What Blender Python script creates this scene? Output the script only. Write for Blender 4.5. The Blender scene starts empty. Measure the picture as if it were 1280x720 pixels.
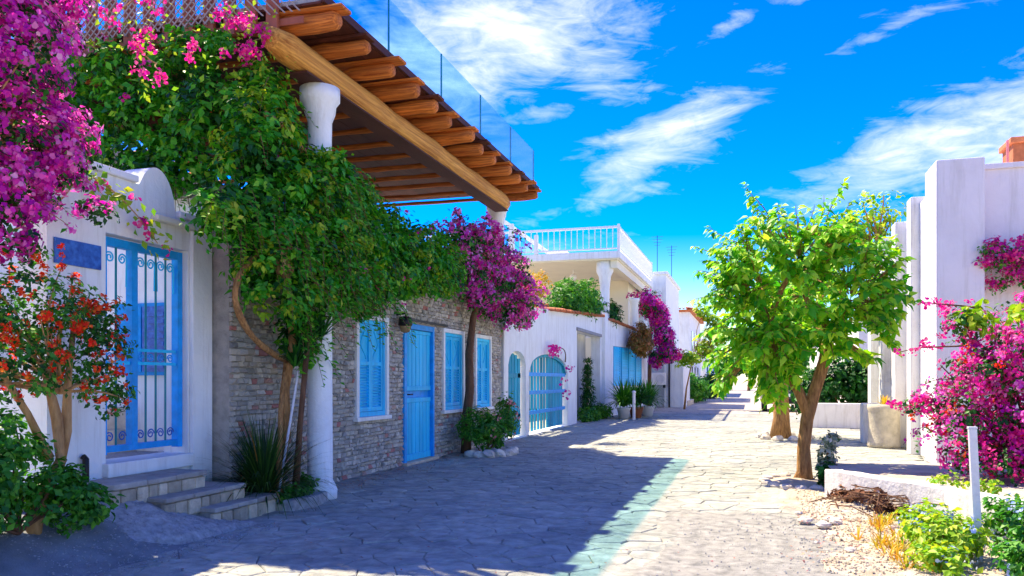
import bpy, math, random
import numpy as np
from mathutils import Vector, Matrix, noise as mnoise

C = bpy.context.scene
COL = C.collection
rnd = random.Random(7)
rng = np.random.default_rng(7)

# ------------------------------------------------------------------ camera
cam_d = bpy.data.cameras.new("camera")
cam = bpy.data.objects.new("camera", cam_d)
COL.objects.link(cam)
cam.location = (0, 0, 1.4)
cam.rotation_euler = (math.radians(90), 0, math.atan(0.3))
cam_d.sensor_width = 36
cam_d.lens = 28.125
cam_d.shift_y = 115 / 1280
cam_d.clip_end = 3000
C.camera = cam

# ------------------------------------------------------------------ light
C.view_settings.view_transform = 'Standard'
C.view_settings.look = 'None'
C.view_settings.gamma = 1
C.view_settings.exposure = 2.3
SUN = Vector((-3.0, 2.0, 5.5)).normalized()
sl = bpy.data.lights.new("sun", 'SUN')
sl.energy = 2.5
sl.angle = math.radians(0.5)
sl.color = (1.0, 0.86, 0.62)
so = bpy.data.objects.new("sun", sl)
COL.objects.link(so)
so.rotation_euler = (-SUN).to_track_quat('-Z', 'Y').to_euler()
so.location = SUN * 40

W = bpy.data.worlds.new("World")
C.world = W
W.use_nodes = True
nt = W.node_tree
nt.nodes.clear()


def N(t, kind, **kw):
    n = t.nodes.new(kind)
    for k, v in kw.items():
        if k in n.inputs.keys():
            n.inputs[k].default_value = v
        else:
            setattr(n, k, v)
    return n


def link(t, a, b):
    t.links.new(a, b)


def math_node(t, op, a, b=None, c=None):
    n = t.nodes.new('ShaderNodeMath')
    n.operation = op
    for i, v in enumerate((a, b, c)):
        if v is None:
            continue
        if isinstance(v, (int, float)):
            n.inputs[i].default_value = v
        else:
            t.links.new(v, n.inputs[i])
    return n.outputs[0]


SKY_STRENGTH = 0.13
sky = N(nt, 'ShaderNodeTexSky', sky_type='NISHITA', sun_disc=False)
sky.sun_elevation = math.asin(SUN.z)
sky.sun_rotation = math.atan2(SUN.x, SUN.y)
sky.altitude = 0
sky.air_density = 1.0
sky.dust_density = 0.3
sky.ozone_density = 4.0
hs = N(nt, 'ShaderNodeHueSaturation', Hue=0.53, Saturation=1.72, Value=0.565)
link(nt, sky.outputs[0], hs.inputs['Color'])
tc = N(nt, 'ShaderNodeTexCoord')
sep = N(nt, 'ShaderNodeSeparateXYZ')
link(nt, tc.outputs['Generated'], sep.inputs[0])
az = math_node(nt, 'ARCTAN2', sep.outputs[0], sep.outputs[1])
el = math_node(nt, 'ARCSINE', sep.outputs[2])


def cloud_noise(scale, rot, sx, sy, off, detail, dist):
    comb = N(nt, 'ShaderNodeCombineXYZ')
    link(nt, az, comb.inputs[0])
    link(nt, el, comb.inputs[1])
    mp = N(nt, 'ShaderNodeMapping')
    mp.inputs['Rotation'].default_value = (0, 0, rot)
    mp.inputs['Scale'].default_value = (sx, sy, 1)
    mp.inputs['Location'].default_value = (off, off * 0.7, 0)
    link(nt, comb.outputs[0], mp.inputs[0])
    no = N(nt, 'ShaderNodeTexNoise', Scale=scale, Detail=detail, Roughness=0.62, Distortion=dist)
    link(nt, mp.outputs[0], no.inputs['Vector'])
    return no.outputs[0]


wisp = cloud_noise(5.0, math.radians(-26), 1.0, 3.4, 3.1, 10, 1.6)
fine = cloud_noise(17.0, math.radians(-20), 1.0, 3.0, 1.3, 10, 1.3)
broad = cloud_noise(1.4, math.radians(-20), 1.0, 1.8, 7.7, 4, 0.3)
wsum = math_node(nt, 'ADD', math_node(nt, 'MULTIPLY', wisp, 0.62), math_node(nt, 'MULTIPLY', fine, 0.38))
# where the cirrus banks of this sky lie: (azimuth, elevation, half width, half height, tilt, strength)
BANKS = [
    (-0.335, 0.400, 0.20, 0.075, 0.22, 1.05), (-0.21, 0.375, 0.10, 0.035, -0.35, 0.62),
    (-0.105, 0.285, 0.115, 0.038, 0.42, 0.95), (-0.17, 0.225, 0.15, 0.022, 0.28, 0.60),
    (-0.255, 0.322, 0.050, 0.013, 0.15, 0.72), (0.055, 0.428, 0.045, 0.012, 0.12, 0.66),
    (-0.03, 0.404, 0.040, 0.013, 0.35, 0.66), (0.145, 0.375, 0.070, 0.011, 0.22, 0.6),
    (0.225, 0.262, 0.20, 0.055, 0.30, 0.92), (0.30, 0.22, 0.16, 0.05, 0.25, 0.85),
    (-0.20, 0.170, 0.20, 0.020, 0.10, 0.42), (0.02, 0.14, 0.3, 0.03, 0.05, 0.18),
]
mask = None
for (a0, e0, ra, re_, tilt, k) in BANKS:
    da = math_node(nt, 'SUBTRACT', az, a0)
    de = math_node(nt, 'SUBTRACT', el, e0)
    u = math_node(nt, 'ADD', math_node(nt, 'MULTIPLY', da, math.cos(tilt) / ra), math_node(nt, 'MULTIPLY', de, math.sin(tilt) / ra))
    v = math_node(nt, 'ADD', math_node(nt, 'MULTIPLY', da, -math.sin(tilt) / re_), math_node(nt, 'MULTIPLY', de, math.cos(tilt) / re_))
    r2 = math_node(nt, 'ADD', math_node(nt, 'MULTIPLY', u, u), math_node(nt, 'MULTIPLY', v, v))
    g = math_node(nt, 'MULTIPLY', math_node(nt, 'EXPONENT', math_node(nt, 'MULTIPLY', r2, -0.9)), k)
    mask = g if mask is None else math_node(nt, 'MAXIMUM', mask, g)
# cirrus carries on over the unseen sky, cover raised to whiten the shade
outside = math_node(nt, 'SUBTRACT', 1.0, math_node(nt, 'EXPONENT', math_node(nt, 'MULTIPLY', math_node(nt, 'ADD',
    math_node(nt, 'MULTIPLY', math_node(nt, 'ADD', az, 0.05), math_node(nt, 'ADD', az, 0.05)),
    math_node(nt, 'MULTIPLY', math_node(nt, 'SUBTRACT', el, 0.2), math_node(nt, 'SUBTRACT', el, 0.2))), -4.0)))
rest = math_node(nt, 'MULTIPLY', math_node(nt, 'MULTIPLY', outside, 0.9),
                 math_node(nt, 'MULTIPLY', math_node(nt, 'SUBTRACT', broad, 0.38), 3.4))
mask = math_node(nt, 'MAXIMUM', mask, math_node(nt, 'MINIMUM', rest, 0.95))
dens = math_node(nt, 'SUBTRACT', math_node(nt, 'ADD', math_node(nt, 'MULTIPLY', wsum, 2.3), mask), 1.48)
dens = math_node(nt, 'MULTIPLY', dens, 1.05)
densn = nt.nodes.new('ShaderNodeClamp')
link(nt, dens, densn.inputs[0])
densn.inputs[2].default_value = 0.96
dens = math_node(nt, 'POWER', densn.outputs[0], 1.15)
cm = N(nt, 'ShaderNodeMix', data_type='RGBA')
link(nt, dens, cm.inputs[0])
link(nt, hs.outputs[0], cm.inputs[6])
cm.inputs[7].default_value = (2.15, 2.2, 2.3, 1)
bg = N(nt, 'ShaderNodeBackground', Strength=SKY_STRENGTH)
link(nt, cm.outputs[2], bg.inputs[0])
wo = N(nt, 'ShaderNodeOutputWorld')
link(nt, bg.outputs[0], wo.inputs[0])


# ------------------------------------------------------------------ materials
def new_mat(name):
    m = bpy.data.materials.new(name)
    m.use_nodes = True
    t = m.node_tree
    b = t.nodes['Principled BSDF']
    return m, t, b


def rand_out(t):
    """one random number per loose piece, different again on every object"""
    geo = N(t, 'ShaderNodeNewGeometry')
    oi = N(t, 'ShaderNodeObjectInfo')
    return math_node(t, 'FRACT', math_node(t, 'ADD', geo.outputs['Random Per Island'], oi.outputs['Random']))


def ramp(t, fac, stops):
    r = N(t, 'ShaderNodeValToRGB')
    e = r.color_ramp.elements
    while len(e) < len(stops):
        e.new(0.5)
    for i, (p, c) in enumerate(stops):
        e[i].position = p
        e[i].color = (c[0], c[1], c[2], 1)
    link(t, fac, r.inputs[0])
    return r.outputs[0]


def mul(c, k):
    return tuple(min(1.0, x * k) for x in c)


def surf(name, col, col2=None, rough=0.8, scale=5.0, var=0.12, bump=0.0, bscale=60.0, island=0.0,
         stain=0.0, stain_col=(0.12, 0.10, 0.08), metal=0.0, spec=0.35, stretch=None, piece_cols=None, streak=0.0, bdist=0.02, patch=0.0):
    m, t, b = new_mat(name)
    b.inputs['Roughness'].default_value = rough
    b.inputs['Metallic'].default_value = metal
    b.inputs['Specular IOR Level'].default_value = spec
    co = N(t, 'ShaderNodeTexCoord')
    vec = co.outputs['Object']
    if stretch:
        mp = N(t, 'ShaderNodeMapping')
        mp.inputs['Scale'].default_value = stretch
        link(t, vec, mp.inputs[0])
        vec = mp.outputs[0]
    no = N(t, 'ShaderNodeTexNoise', Scale=scale, Detail=7, Roughness=0.6)
    link(t, vec, no.inputs['Vector'])
    c2 = col2 or mul(col, 1 + var)
    out = ramp(t, no.outputs[0], [(0.3, mul(col, 1 - var)), (0.7, c2)])
    if piece_cols:
        pr = ramp(t, rand_out(t), piece_cols)
        mx = N(t, 'ShaderNodeMix', data_type='RGBA', blend_type='MULTIPLY')
        mx.inputs[0].default_value = 1.0
        link(t, out, mx.inputs[6])
        link(t, pr, mx.inputs[7])
        out = mx.outputs[2]
    elif island:
        h = N(t, 'ShaderNodeHueSaturation')
        link(t, out, h.inputs['Color'])
        link(t, math_node(t, 'ADD', math_node(t, 'MULTIPLY', rand_out(t), 2 * island), 1 - island), h.inputs['Value'])
        out = h.outputs[0]
    if stain:
        n2 = N(t, 'ShaderNodeTexNoise', Scale=scale * 0.35, Detail=9, Roughness=0.7, Distortion=0.6)
        link(t, vec, n2.inputs['Vector'])
        f = ramp(t, n2.outputs[0], [(0.52, (0, 0, 0)), (0.72, (stain,) * 3)])
        mx = N(t, 'ShaderNodeMix', data_type='RGBA')
        link(t, f, mx.inputs[0])
        link(t, out, mx.inputs[6])
        mx.inputs[7].default_value = (*stain_col, 1)
        out = mx.outputs[2]
    if patch:
        n5 = N(t, 'ShaderNodeTexNoise', Scale=0.55, Detail=7, Roughness=0.62, Distortion=0.5)
        link(t, co.outputs['Object'], n5.inputs['Vector'])
        mx = N(t, 'ShaderNodeMix', data_type='RGBA', blend_type='MULTIPLY')
        link(t, ramp(t, n5.outputs[0], [(0.46, (0, 0, 0)), (0.62, (patch,) * 3)]), mx.inputs[0])
        link(t, out, mx.inputs[6])
        mx.inputs[7].default_value = (0.42, 0.44, 0.46, 1)
        out = mx.outputs[2]
    if streak:
        mp2 = N(t, 'ShaderNodeMapping')
        mp2.inputs['Scale'].default_value = (5.0, 5.0, 0.45)
        link(t, co.outputs['Object'], mp2.inputs[0])
        n4 = N(t, 'ShaderNodeTexNoise', Scale=1.6, Detail=8, Roughness=0.7)
        link(t, mp2.outputs[0], n4.inputs['Vector'])
        mx = N(t, 'ShaderNodeMix', data_type='RGBA')
        link(t, ramp(t, n4.outputs[0], [(0.50, (0, 0, 0)), (0.75, (streak,) * 3)]), mx.inputs[0])
        link(t, out, mx.inputs[6])
        mx.inputs[7].default_value = (0.40, 0.36, 0.29, 1)
        out = mx.outputs[2]
    link(t, out, b.inputs['Base Color'])
    if bump:
        n3 = N(t, 'ShaderNodeTexNoise', Scale=bscale, Detail=6, Roughness=0.65)
        link(t, vec, n3.inputs['Vector'])
        bp = N(t, 'ShaderNodeBump', Strength=bump, Distance=bdist)
        link(t, n3.outputs[0], bp.inputs['Height'])
        link(t, bp.outputs[0], b.inputs['Normal'])
    return m


def leaf_mat(name, stops, trans=0.35, warm=(1.25, 1.15, 0.5), rough=0.5, spec=0.4):
    m, t, b = new_mat(name)
    b.inputs['Roughness'].default_value = rough
    b.inputs['Specular IOR Level'].default_value = spec
    c = ramp(t, rand_out(t), stops)
    link(t, c, b.inputs['Base Color'])
    tr = N(t, 'ShaderNodeBsdfTranslucent')
    mx = N(t, 'ShaderNodeMix', data_type='RGBA', blend_type='MULTIPLY')
    mx.inputs[0].default_value = 1.0
    link(t, c, mx.inputs[6])
    mx.inputs[7].default_value = (*warm, 1)
    link(t, mx.outputs[2], tr.inputs[0])
    ms = N(t, 'ShaderNodeMixShader', Fac=trans)
    link(t, b.outputs[0], ms.inputs[1])
    link(t, tr.outputs[0], ms.inputs[2])
    link(t, ms.outputs[0], t.nodes['Material Output'].inputs[0])
    return m


PLASTER = surf('white_plaster', (0.83, 0.85, 0.835), rough=0.9, scale=2.2, var=0.05, bump=0.5, bscale=16, stain=0.30, stain_col=(0.52, 0.50, 0.46), streak=0.45)
PLASTER_B = surf('weathered_white_plaster', (0.82, 0.80, 0.76), rough=0.9, scale=1.6, var=0.07, bump=0.5, bscale=18, stain=0.55, stain_col=(0.45, 0.40, 0.32), streak=0.7)
PLASTER_SHADE = surf('shade_tinted_plaster', (0.76, 0.71, 0.74), rough=0.9, scale=1.5, var=0.05, bump=0.5, bscale=14, stain=0.3, stain_col=(0.52, 0.46, 0.48), streak=0.4)  # white plaster with the lilac of its shaded faces put into the colour
CREAM = surf('cream_plaster', (0.80, 0.76, 0.60), rough=0.9, scale=1.0, var=0.06, bump=0.2, bscale=20)
MORTAR = surf('lime_mortar', (0.42, 0.385, 0.33), rough=0.95, scale=9, var=0.25, bump=0.6, bscale=90)
RUBBLE = surf('rubble_stone', (0.48, 0.47, 0.435), rough=0.9, scale=14, var=0.22, bump=0.6, bscale=70,
              piece_cols=[(0.0, (0.50, 0.49, 0.48)), (0.25, (0.98, 0.95, 0.90)), (0.5, (0.74, 0.72, 0.70)), (0.75, (1.25, 1.2, 1.1)), (0.94, (0.92, 0.80, 0.66)), (0.965, (0.95, 0.42, 0.40)), (1.0, (0.95, 0.42, 0.40))])
FLAG = surf('flagstone', (0.40, 0.405, 0.345), patch=0.4, rough=0.85, scale=6.5, var=0.32, bump=1.0, bscale=32, stain=0.75, stain_col=(0.20, 0.22, 0.22),
            piece_cols=[(0.0, (0.80, 0.81, 0.83)), (0.3, (1.0, 0.98, 0.96)), (0.6, (0.90, 0.90, 0.90)), (0.85, (1.12, 1.09, 1.05)), (1.0, (0.95, 0.92, 0.88))])
JOINT = surf('joint_sand', (0.33, 0.33, 0.30), rough=0.95, scale=12, var=0.3, bump=0.6, bscale=120)
CONCRETE = surf('rough_concrete', (0.34, 0.34, 0.305), col2=(0.50, 0.48, 0.42), rough=0.95, scale=9.0, var=0.40, bump=1.0, bscale=110, stain=0.6, stain_col=(0.50, 0.47, 0.39))
RAMPC = surf('pale_concrete', (0.42, 0.42, 0.42), rough=0.95, scale=16, var=0.35, bump=1.0, bscale=110, stain=0.6, stain_col=(0.26, 0.26, 0.26))
VERGE = surf('old_asphalt', (0.24, 0.26, 0.27), rough=0.95, scale=4, var=0.3, bump=1.0, bscale=90, stain=0.4, stain_col=(0.30, 0.28, 0.26))
RISER = surf('cream_riser_stone', (0.50, 0.43, 0.31), rough=0.95, scale=8, var=0.3, bump=0.8, bscale=40, island=0.35)
SOIL = surf('sandy_soil', (0.52, 0.41, 0.29), col2=(0.66, 0.57, 0.45), rough=1.0, scale=3.5, var=0.25, bump=1.0, bscale=50, stain=0.5, stain_col=(0.36, 0.2, 0.1))
GROUND = surf('dry_ground', (0.42, 0.36, 0.27), rough=1.0, scale=0.6, var=0.2, bump=0.6, bscale=14)
TERRACE = surf('terrace_earth', (0.50, 0.44, 0.34), rough=1.0, scale=3, var=0.2, bump=0.8, bscale=40, stain=0.4, stain_col=(0.30, 0.24, 0.16))
BLUE = surf('sky_blue_paint', (0.012, 0.53, 0.92), rough=0.55, scale=9, var=0.16, bump=0.25, bscale=50, stretch=(1, 1, 0.15), island=0.10, stain=0.25, stain_col=(0.20, 0.55, 0.80))
BLUE_D = surf('blue_gate_paint', (0.003, 0.31, 0.76), rough=0.5, scale=9, var=0.18, bump=0.2, bscale=50, island=0.10, stain=0.3, stain_col=(0.10, 0.34, 0.60))
TEAL = surf('teal_iron', (0.01, 0.22, 0.27), rough=0.4, scale=9, var=0.15)
AQUA = surf('weathered_turquoise_wood', (0.006, 0.32, 0.46), rough=0.6, scale=10, var=0.25, bump=0.3, bscale=40, stretch=(1, 1, 0.12), island=0.25)
INDIGO = surf('deep_blue_enamel', (0.015, 0.07, 0.42), col2=(0.05, 0.20, 0.62), rough=0.35, scale=16, var=0.3, spec=0.5)
WOOD = surf('honey_wood', (0.52, 0.095, 0.012), col2=(0.86, 0.28, 0.045), rough=0.7, scale=34, var=0.5, bump=0.9, bscale=44, stretch=(0.035, 1.2, 1.2), island=0.25, bdist=0.03, stain=0.5, stain_col=(0.26, 0.10, 0.04))
WOOD_B = surf('golden_log', (0.66, 0.20, 0.022), col2=(0.90, 0.46, 0.09), rough=0.65, scale=32, var=0.45, bump=0.9, bscale=44, stretch=(1.2, 0.03, 1.2), bdist=0.03, stain=0.4, stain_col=(0.38, 0.13, 0.03))
WOOD_D = surf('dark_red_planks', (0.085, 0.022, 0.012), rough=0.7, scale=6, var=0.3, bump=0.3, bscale=40, stretch=(1, 0.2, 1), island=0.25)  # dark red boards, colour deepened to carry the shade under the roof
WOOD_R = surf('red_brown_rail', (0.30, 0.085, 0.045), rough=0.6, scale=6, var=0.25, stretch=(1, 1, 0.2))
LATTICE = surf('grey_lattice', (0.30, 0.24, 0.23), rough=0.7, var=0.2)
TILE = surf('terracotta', (0.50, 0.16, 0.06), rough=0.8, scale=9, var=0.25, bump=0.3, bscale=50, island=0.25)
BARK = surf('warm_bark', (0.44, 0.20, 0.065), col2=(0.70, 0.38, 0.14), rough=0.95, scale=22, var=0.5, bump=1.0, bscale=40, stretch=(1.5, 1.5, 0.3), bdist=0.05, stain=0.35, stain_col=(0.14, 0.07, 0.03))
BARK_P = surf('pale_bark', (0.34, 0.17, 0.06), col2=(0.60, 0.36, 0.15), rough=0.9, scale=10, var=0.25, bump=0.8, bscale=36, stretch=(1.5, 1.5, 0.4))
BARK_D = surf('brown_vine_wood', (0.15, 0.075, 0.04), rough=0.95, scale=12, var=0.35, bump=0.8, bscale=40, stretch=(1.4, 1.4, 0.4))
IRON = surf('black_iron', (0.025, 0.024, 0.024), rough=0.45, var=0.2, metal=0.6)
BRONZE = surf('old_brass', (0.20, 0.13, 0.05), rough=0.45, var=0.25, metal=0.7)
GREYPAINT = surf('white_rail_paint', (0.78, 0.78, 0.82), rough=0.5, var=0.04)
STEEL = surf('galvanised_post', (0.62, 0.63, 0.66), rough=0.5, scale=14, var=0.12, bump=0.2, bscale=80)
STONE_W = surf('pale_dressed_stone', (0.56, 0.50, 0.38), rough=0.95, scale=6, var=0.25, bump=0.9, bscale=26, stain=0.6, stain_col=(0.32, 0.27, 0.17))
STEPSTONE = surf('step_stone', (0.36, 0.34, 0.30), rough=0.9, scale=9, var=0.2, bump=0.7, bscale=50, island=0.28)
PALE_ROCK = surf('pale_rock', (0.64, 0.57, 0.48), rough=0.95, scale=9, var=0.2, bump=0.8, bscale=40, island=0.15)
DARKGLASS = surf('dark_glass', (0.02, 0.03, 0.04), rough=0.08, var=0.2, spec=0.8)
TERRAPOT = surf('pot_clay', (0.36, 0.13, 0.06), rough=0.85, var=0.2, bump=0.2)
CARPAINT = surf('dark_car_paint', (0.05, 0.055, 0.065), rough=0.25, var=0.06, spec=0.7)
RUBBER = surf('tyre_rubber', (0.02, 0.02, 0.02), rough=0.9, var=0.2)
ALLOY = surf('alloy', (0.5, 0.5, 0.52), rough=0.35, var=0.05, metal=0.8)
REDLENS = surf('red_lens', (0.55, 0.01, 0.01), rough=0.2, var=0.1, spec=0.6)
WHITEPAINT = surf('white_enamel', (0.8, 0.8, 0.8), rough=0.35, var=0.03)
LITTER = surf('dry_leaf', (0.16, 0.065, 0.03), rough=0.95, scale=20, var=0.3, island=0.4)
FROST = surf('amber_lantern_glass', (0.30, 0.20, 0.08), rough=0.25, var=0.2, spec=0.6)


def glass_mat():
    m, t, b = new_mat('tinted_balustrade_glass')
    t.nodes.remove(b)
    tr = N(t, 'ShaderNodeBsdfTransparent')
    tr.inputs[0].default_value = (0.70, 0.905, 0.94, 1)
    gl = N(t, 'ShaderNodeBsdfGlossy', Roughness=0.02)
    lw = N(t, 'ShaderNodeLayerWeight', Blend=0.5)
    ms = N(t, 'ShaderNodeMixShader')
    link(t, math_node(t, 'ADD', math_node(t, 'MULTIPLY', math_node(t, 'POWER', lw.outputs['Facing'], 5.0), 0.4), 0.03), ms.inputs[0])
    link(t, tr.outputs[0], ms.inputs[1])
    link(t, gl.outputs[0], ms.inputs[2])
    link(t, ms.outputs[0], t.nodes['Material Output'].inputs[0])
    return m


GLASS = glass_mat()

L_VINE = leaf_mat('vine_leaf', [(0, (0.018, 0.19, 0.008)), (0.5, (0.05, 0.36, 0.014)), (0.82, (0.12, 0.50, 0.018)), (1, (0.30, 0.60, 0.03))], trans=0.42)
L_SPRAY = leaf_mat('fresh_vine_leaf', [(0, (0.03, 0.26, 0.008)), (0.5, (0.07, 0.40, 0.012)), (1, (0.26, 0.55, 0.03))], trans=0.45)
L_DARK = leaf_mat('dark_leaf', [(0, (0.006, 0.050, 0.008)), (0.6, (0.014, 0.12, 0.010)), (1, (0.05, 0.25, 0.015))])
L_TREE = leaf_mat('mulberry_leaf', [(0, (0.035, 0.28, 0.010)), (0.3, (0.12, 0.50, 0.014)), (0.65, (0.34, 0.68, 0.02)), (1, (0.58, 0.77, 0.05))], trans=0.5, warm=(1.15, 1.1, 0.6))
L_LIME = leaf_mat('lime_leaf', [(0, (0.12, 0.36, 0.012)), (0.6, (0.30, 0.52, 0.02)), (1, (0.54, 0.58, 0.04))], trans=0.45)
L_MID = leaf_mat('mid_green_leaf', [(0, (0.018, 0.13, 0.010)), (0.6, (0.05, 0.27, 0.014)), (1, (0.15, 0.40, 0.025))])
L_OLIVE = leaf_mat('olive_blade', [(0, (0.012, 0.045, 0.010)), (0.6, (0.028, 0.095, 0.014)), (1, (0.08, 0.16, 0.02))], trans=0.2)
L_SILVER = leaf_mat('variegated_leaf', [(0, (0.05, 0.12, 0.05)), (0.5, (0.35, 0.42, 0.3)), (1, (0.65, 0.68, 0.6))], warm=(1, 1, 0.9))
L_BROWN = leaf_mat('dry_hanging_leaf', [(0, (0.12, 0.12, 0.015)), (0.5, (0.30, 0.18, 0.03)), (1, (0.45, 0.16, 0.06))])
L_YELLOW = leaf_mat('yellow_leaf', [(0, (0.35, 0.30, 0.02)), (0.6, (0.62, 0.46, 0.03)), (1, (0.70, 0.25, 0.03))])
F_MAG = leaf_mat('magenta_bract', [(0, (0.36, 0.006, 0.34)), (0.4, (0.70, 0.014, 0.46)), (0.75, (0.86, 0.05, 0.50)), (1, (0.90, 0.26, 0.66))], warm=(1.15, 0.7, 1.05), spec=0.2, trans=0.5)
F_LIGHT = leaf_mat('light_magenta_bract', [(0, (0.72, 0.03, 0.50)), (0.5, (0.88, 0.12, 0.60)), (0.9, (0.92, 0.36, 0.70)), (1, (0.92, 0.60, 0.70))], warm=(1.1, 0.75, 1.0), spec=0.2, trans=0.5)
F_PINK = leaf_mat('hot_pink_bract', [(0, (0.52, 0.006, 0.26)), (0.5, (0.82, 0.018, 0.38)), (0.85, (0.88, 0.07, 0.30)), (1, (0.90, 0.24, 0.42))], warm=(1.15, 0.7, 1.0), spec=0.2, trans=0.5)
F_CRIM = leaf_mat('crimson_magenta_bract', [(0, (0.34, 0.005, 0.20)), (0.5, (0.66, 0.012, 0.36)), (0.8, (0.78, 0.02, 0.26)), (1, (0.82, 0.14, 0.08))], warm=(1.2, 0.7, 0.9), spec=0.2, trans=0.5)
F_RED = leaf_mat('orange_red_petal', [(0, (0.85, 0.02, 0.015)), (0.6, (0.92, 0.07, 0.02)), (1, (0.95, 0.32, 0.04))], warm=(1.1, 0.75, 0.6), spec=0.2, trans=0.45)
F_BLUE = leaf_mat('pale_blue_petal', [(0, (0.22, 0.36, 0.80)), (0.6, (0.45, 0.55, 0.86)), (1, (0.74, 0.76, 0.88))], warm=(1, 1, 1.1), spec=0.2)
F_BLUSH = leaf_mat('blush_petal', [(0, (0.70, 0.20, 0.25)), (1, (0.82, 0.50, 0.42))], warm=(1.2, 0.9, 0.9), spec=0.2)
F_DRYPINK = leaf_mat('dry_pink_litter', [(0, (0.30, 0.07, 0.10)), (0.5, (0.5, 0.2, 0.1)), (1, (0.62, 0.40, 0.22))], trans=0.1)


# ------------------------------------------------------------------ objects
WL = {}


def wl(o):
    return WL.get(o.name, Vector((0, 0, 0))) if o else Vector((0, 0, 0))


def thing(name, label, cat, loc=(0, 0, 0), group=None):
    o = bpy.data.objects.new(name, None)
    COL.objects.link(o)
    o.location = loc
    o.empty_display_size = 0.1
    o['label'] = label
    o['category'] = cat
    if group:
        o['group'] = group
    WL[o.name] = Vector(loc)
    return o


def tag(o, label, cat, group=None):
    o['label'] = label
    o['category'] = cat
    if group:
        o['group'] = group
    return o


class MB:
    def __init__(s):
        s.v, s.f = [], []

    def add(s, vs, fs):
        k = len(s.v)
        s.v += [tuple(p) for p in vs]
        s.f += [tuple(i + k for i in f) for f in fs]
        return s

    def hexa(s, p):
        """eight corners: bottom ring of four then top ring of four"""
        return s.add(p, [(3, 2, 1, 0), (4, 5, 6, 7), (0, 1, 5, 4), (1, 2, 6, 5), (2, 3, 7, 6), (3, 0, 4, 7)])

    def box(s, x0, x1, y0, y1, z0, z1):
        return s.hexa([(x0, y0, z0), (x1, y0, z0), (x1, y1, z0), (x0, y1, z0), (x0, y0, z1), (x1, y0, z1), (x1, y1, z1), (x0, y1, z1)])

    def tube(s, path, rad, n=8, cap=True, wob=0.0):
        path = [Vector(p) for p in path]
        m = len(path)
        if not hasattr(rad, '__len__'):
            rad = [rad] * m
        k = len(s.v)
        up = Vector((0, 0, 1))
        d0 = (path[1] - path[0]).normalized()
        if abs(d0.dot(up)) > 0.9:
            up = Vector((1, 0, 0))
        for i, p in enumerate(path):
            d = (path[min(i + 1, m - 1)] - path[max(i - 1, 0)]).normalized()
            a = d.cross(up)
            if a.length < 1e-4:
                a = d.cross(Vector((0, 1, 0)))
            a.normalize()
            b = a.cross(d).normalized()
            up = b
            for j in range(n):
                t = 2 * math.pi * j / n
                r = rad[i] * (1 + (wob * mnoise.noise(p * 6 + a * math.cos(t) + b * math.sin(t)) if wob else 0))
                s.v.append(tuple(p + a * (math.cos(t) * r) + b * (math.sin(t) * r)))
        for i in range(m - 1):
            for j in range(n):
                j2 = (j + 1) % n
                s.f.append((k + i * n + j, k + i * n + j2, k + (i + 1) * n + j2, k + (i + 1) * n + j))
        if cap:
            s.f.append(tuple(k + j for j in range(n))[::-1])
            s.f.append(tuple(k + (m - 1) * n + j for j in range(n)))
        return s

    def lathe(s, prof, cx, cy, cz=0, n=16):
        k = len(s.v)
        for (r, z) in prof:
            for j in range(n):
                t = 2 * math.pi * j / n
                s.v.append((cx + r * math.cos(t), cy + r * math.sin(t), cz + z))
        for i in range(len(prof) - 1):
            for j in range(n):
                j2 = (j + 1) % n
                s.f.append((k + i * n + j, k + i * n + j2, k + (i + 1) * n + j2, k + (i + 1) * n + j))
        s.f.append(tuple(k + j for j in range(n))[::-1])
        s.f.append(tuple(k + (len(prof) - 1) * n + j for j in range(n)))
        return s

    def prism(s, poly, z0, z1):
        n = len(poly)
        k = len(s.v)
        s.v += [(x, y, z0) for x, y in poly] + [(x, y, z1) for x, y in poly]
        s.f.append(tuple(k + i for i in range(n))[::-1])
        s.f.append(tuple(k + n + i for i in range(n)))
        for i in range(n):
            j = (i + 1) % n
            s.f.append((k + i, k + j, k + n + j, k + n + i))
        return s

    def mesh(s, name, off=Vector((0, 0, 0))):
        me = bpy.data.meshes.new(name)
        me.from_pydata([(x - off.x, y - off.y, z - off.z) for x, y, z in s.v], [], s.f)
        return me

    def build(s, name, mat, parent=None, smooth=False, bev=0.0, kind=None):
        off = wl(parent)
        me = s.mesh(name, off)
        me.materials.append(mat)
        if smooth:
            me.polygons.foreach_set('use_smooth', [True] * len(me.polygons))
        o = bpy.data.objects.new(name, me)
        COL.objects.link(o)
        if parent:
            o.parent = parent
        WL[o.name] = off
        if bev:
            md = o.modifiers.new('edge', 'BEVEL')
            md.width = bev
            md.segments = 2
            md.limit_method = 'ANGLE'
        if kind:
            o['kind'] = kind
        return o


def place(name, me, parent, loc, scale=(1, 1, 1), rot=(0, 0, 0)):
    """one more object on shared mesh data; loc in world terms"""
    o = bpy.data.objects.new(name, me)
    COL.objects.link(o)
    o.parent = parent
    o.location = Vector(loc) - wl(parent)
    o.scale = scale
    o.rotation_euler = rot
    return o


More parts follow.
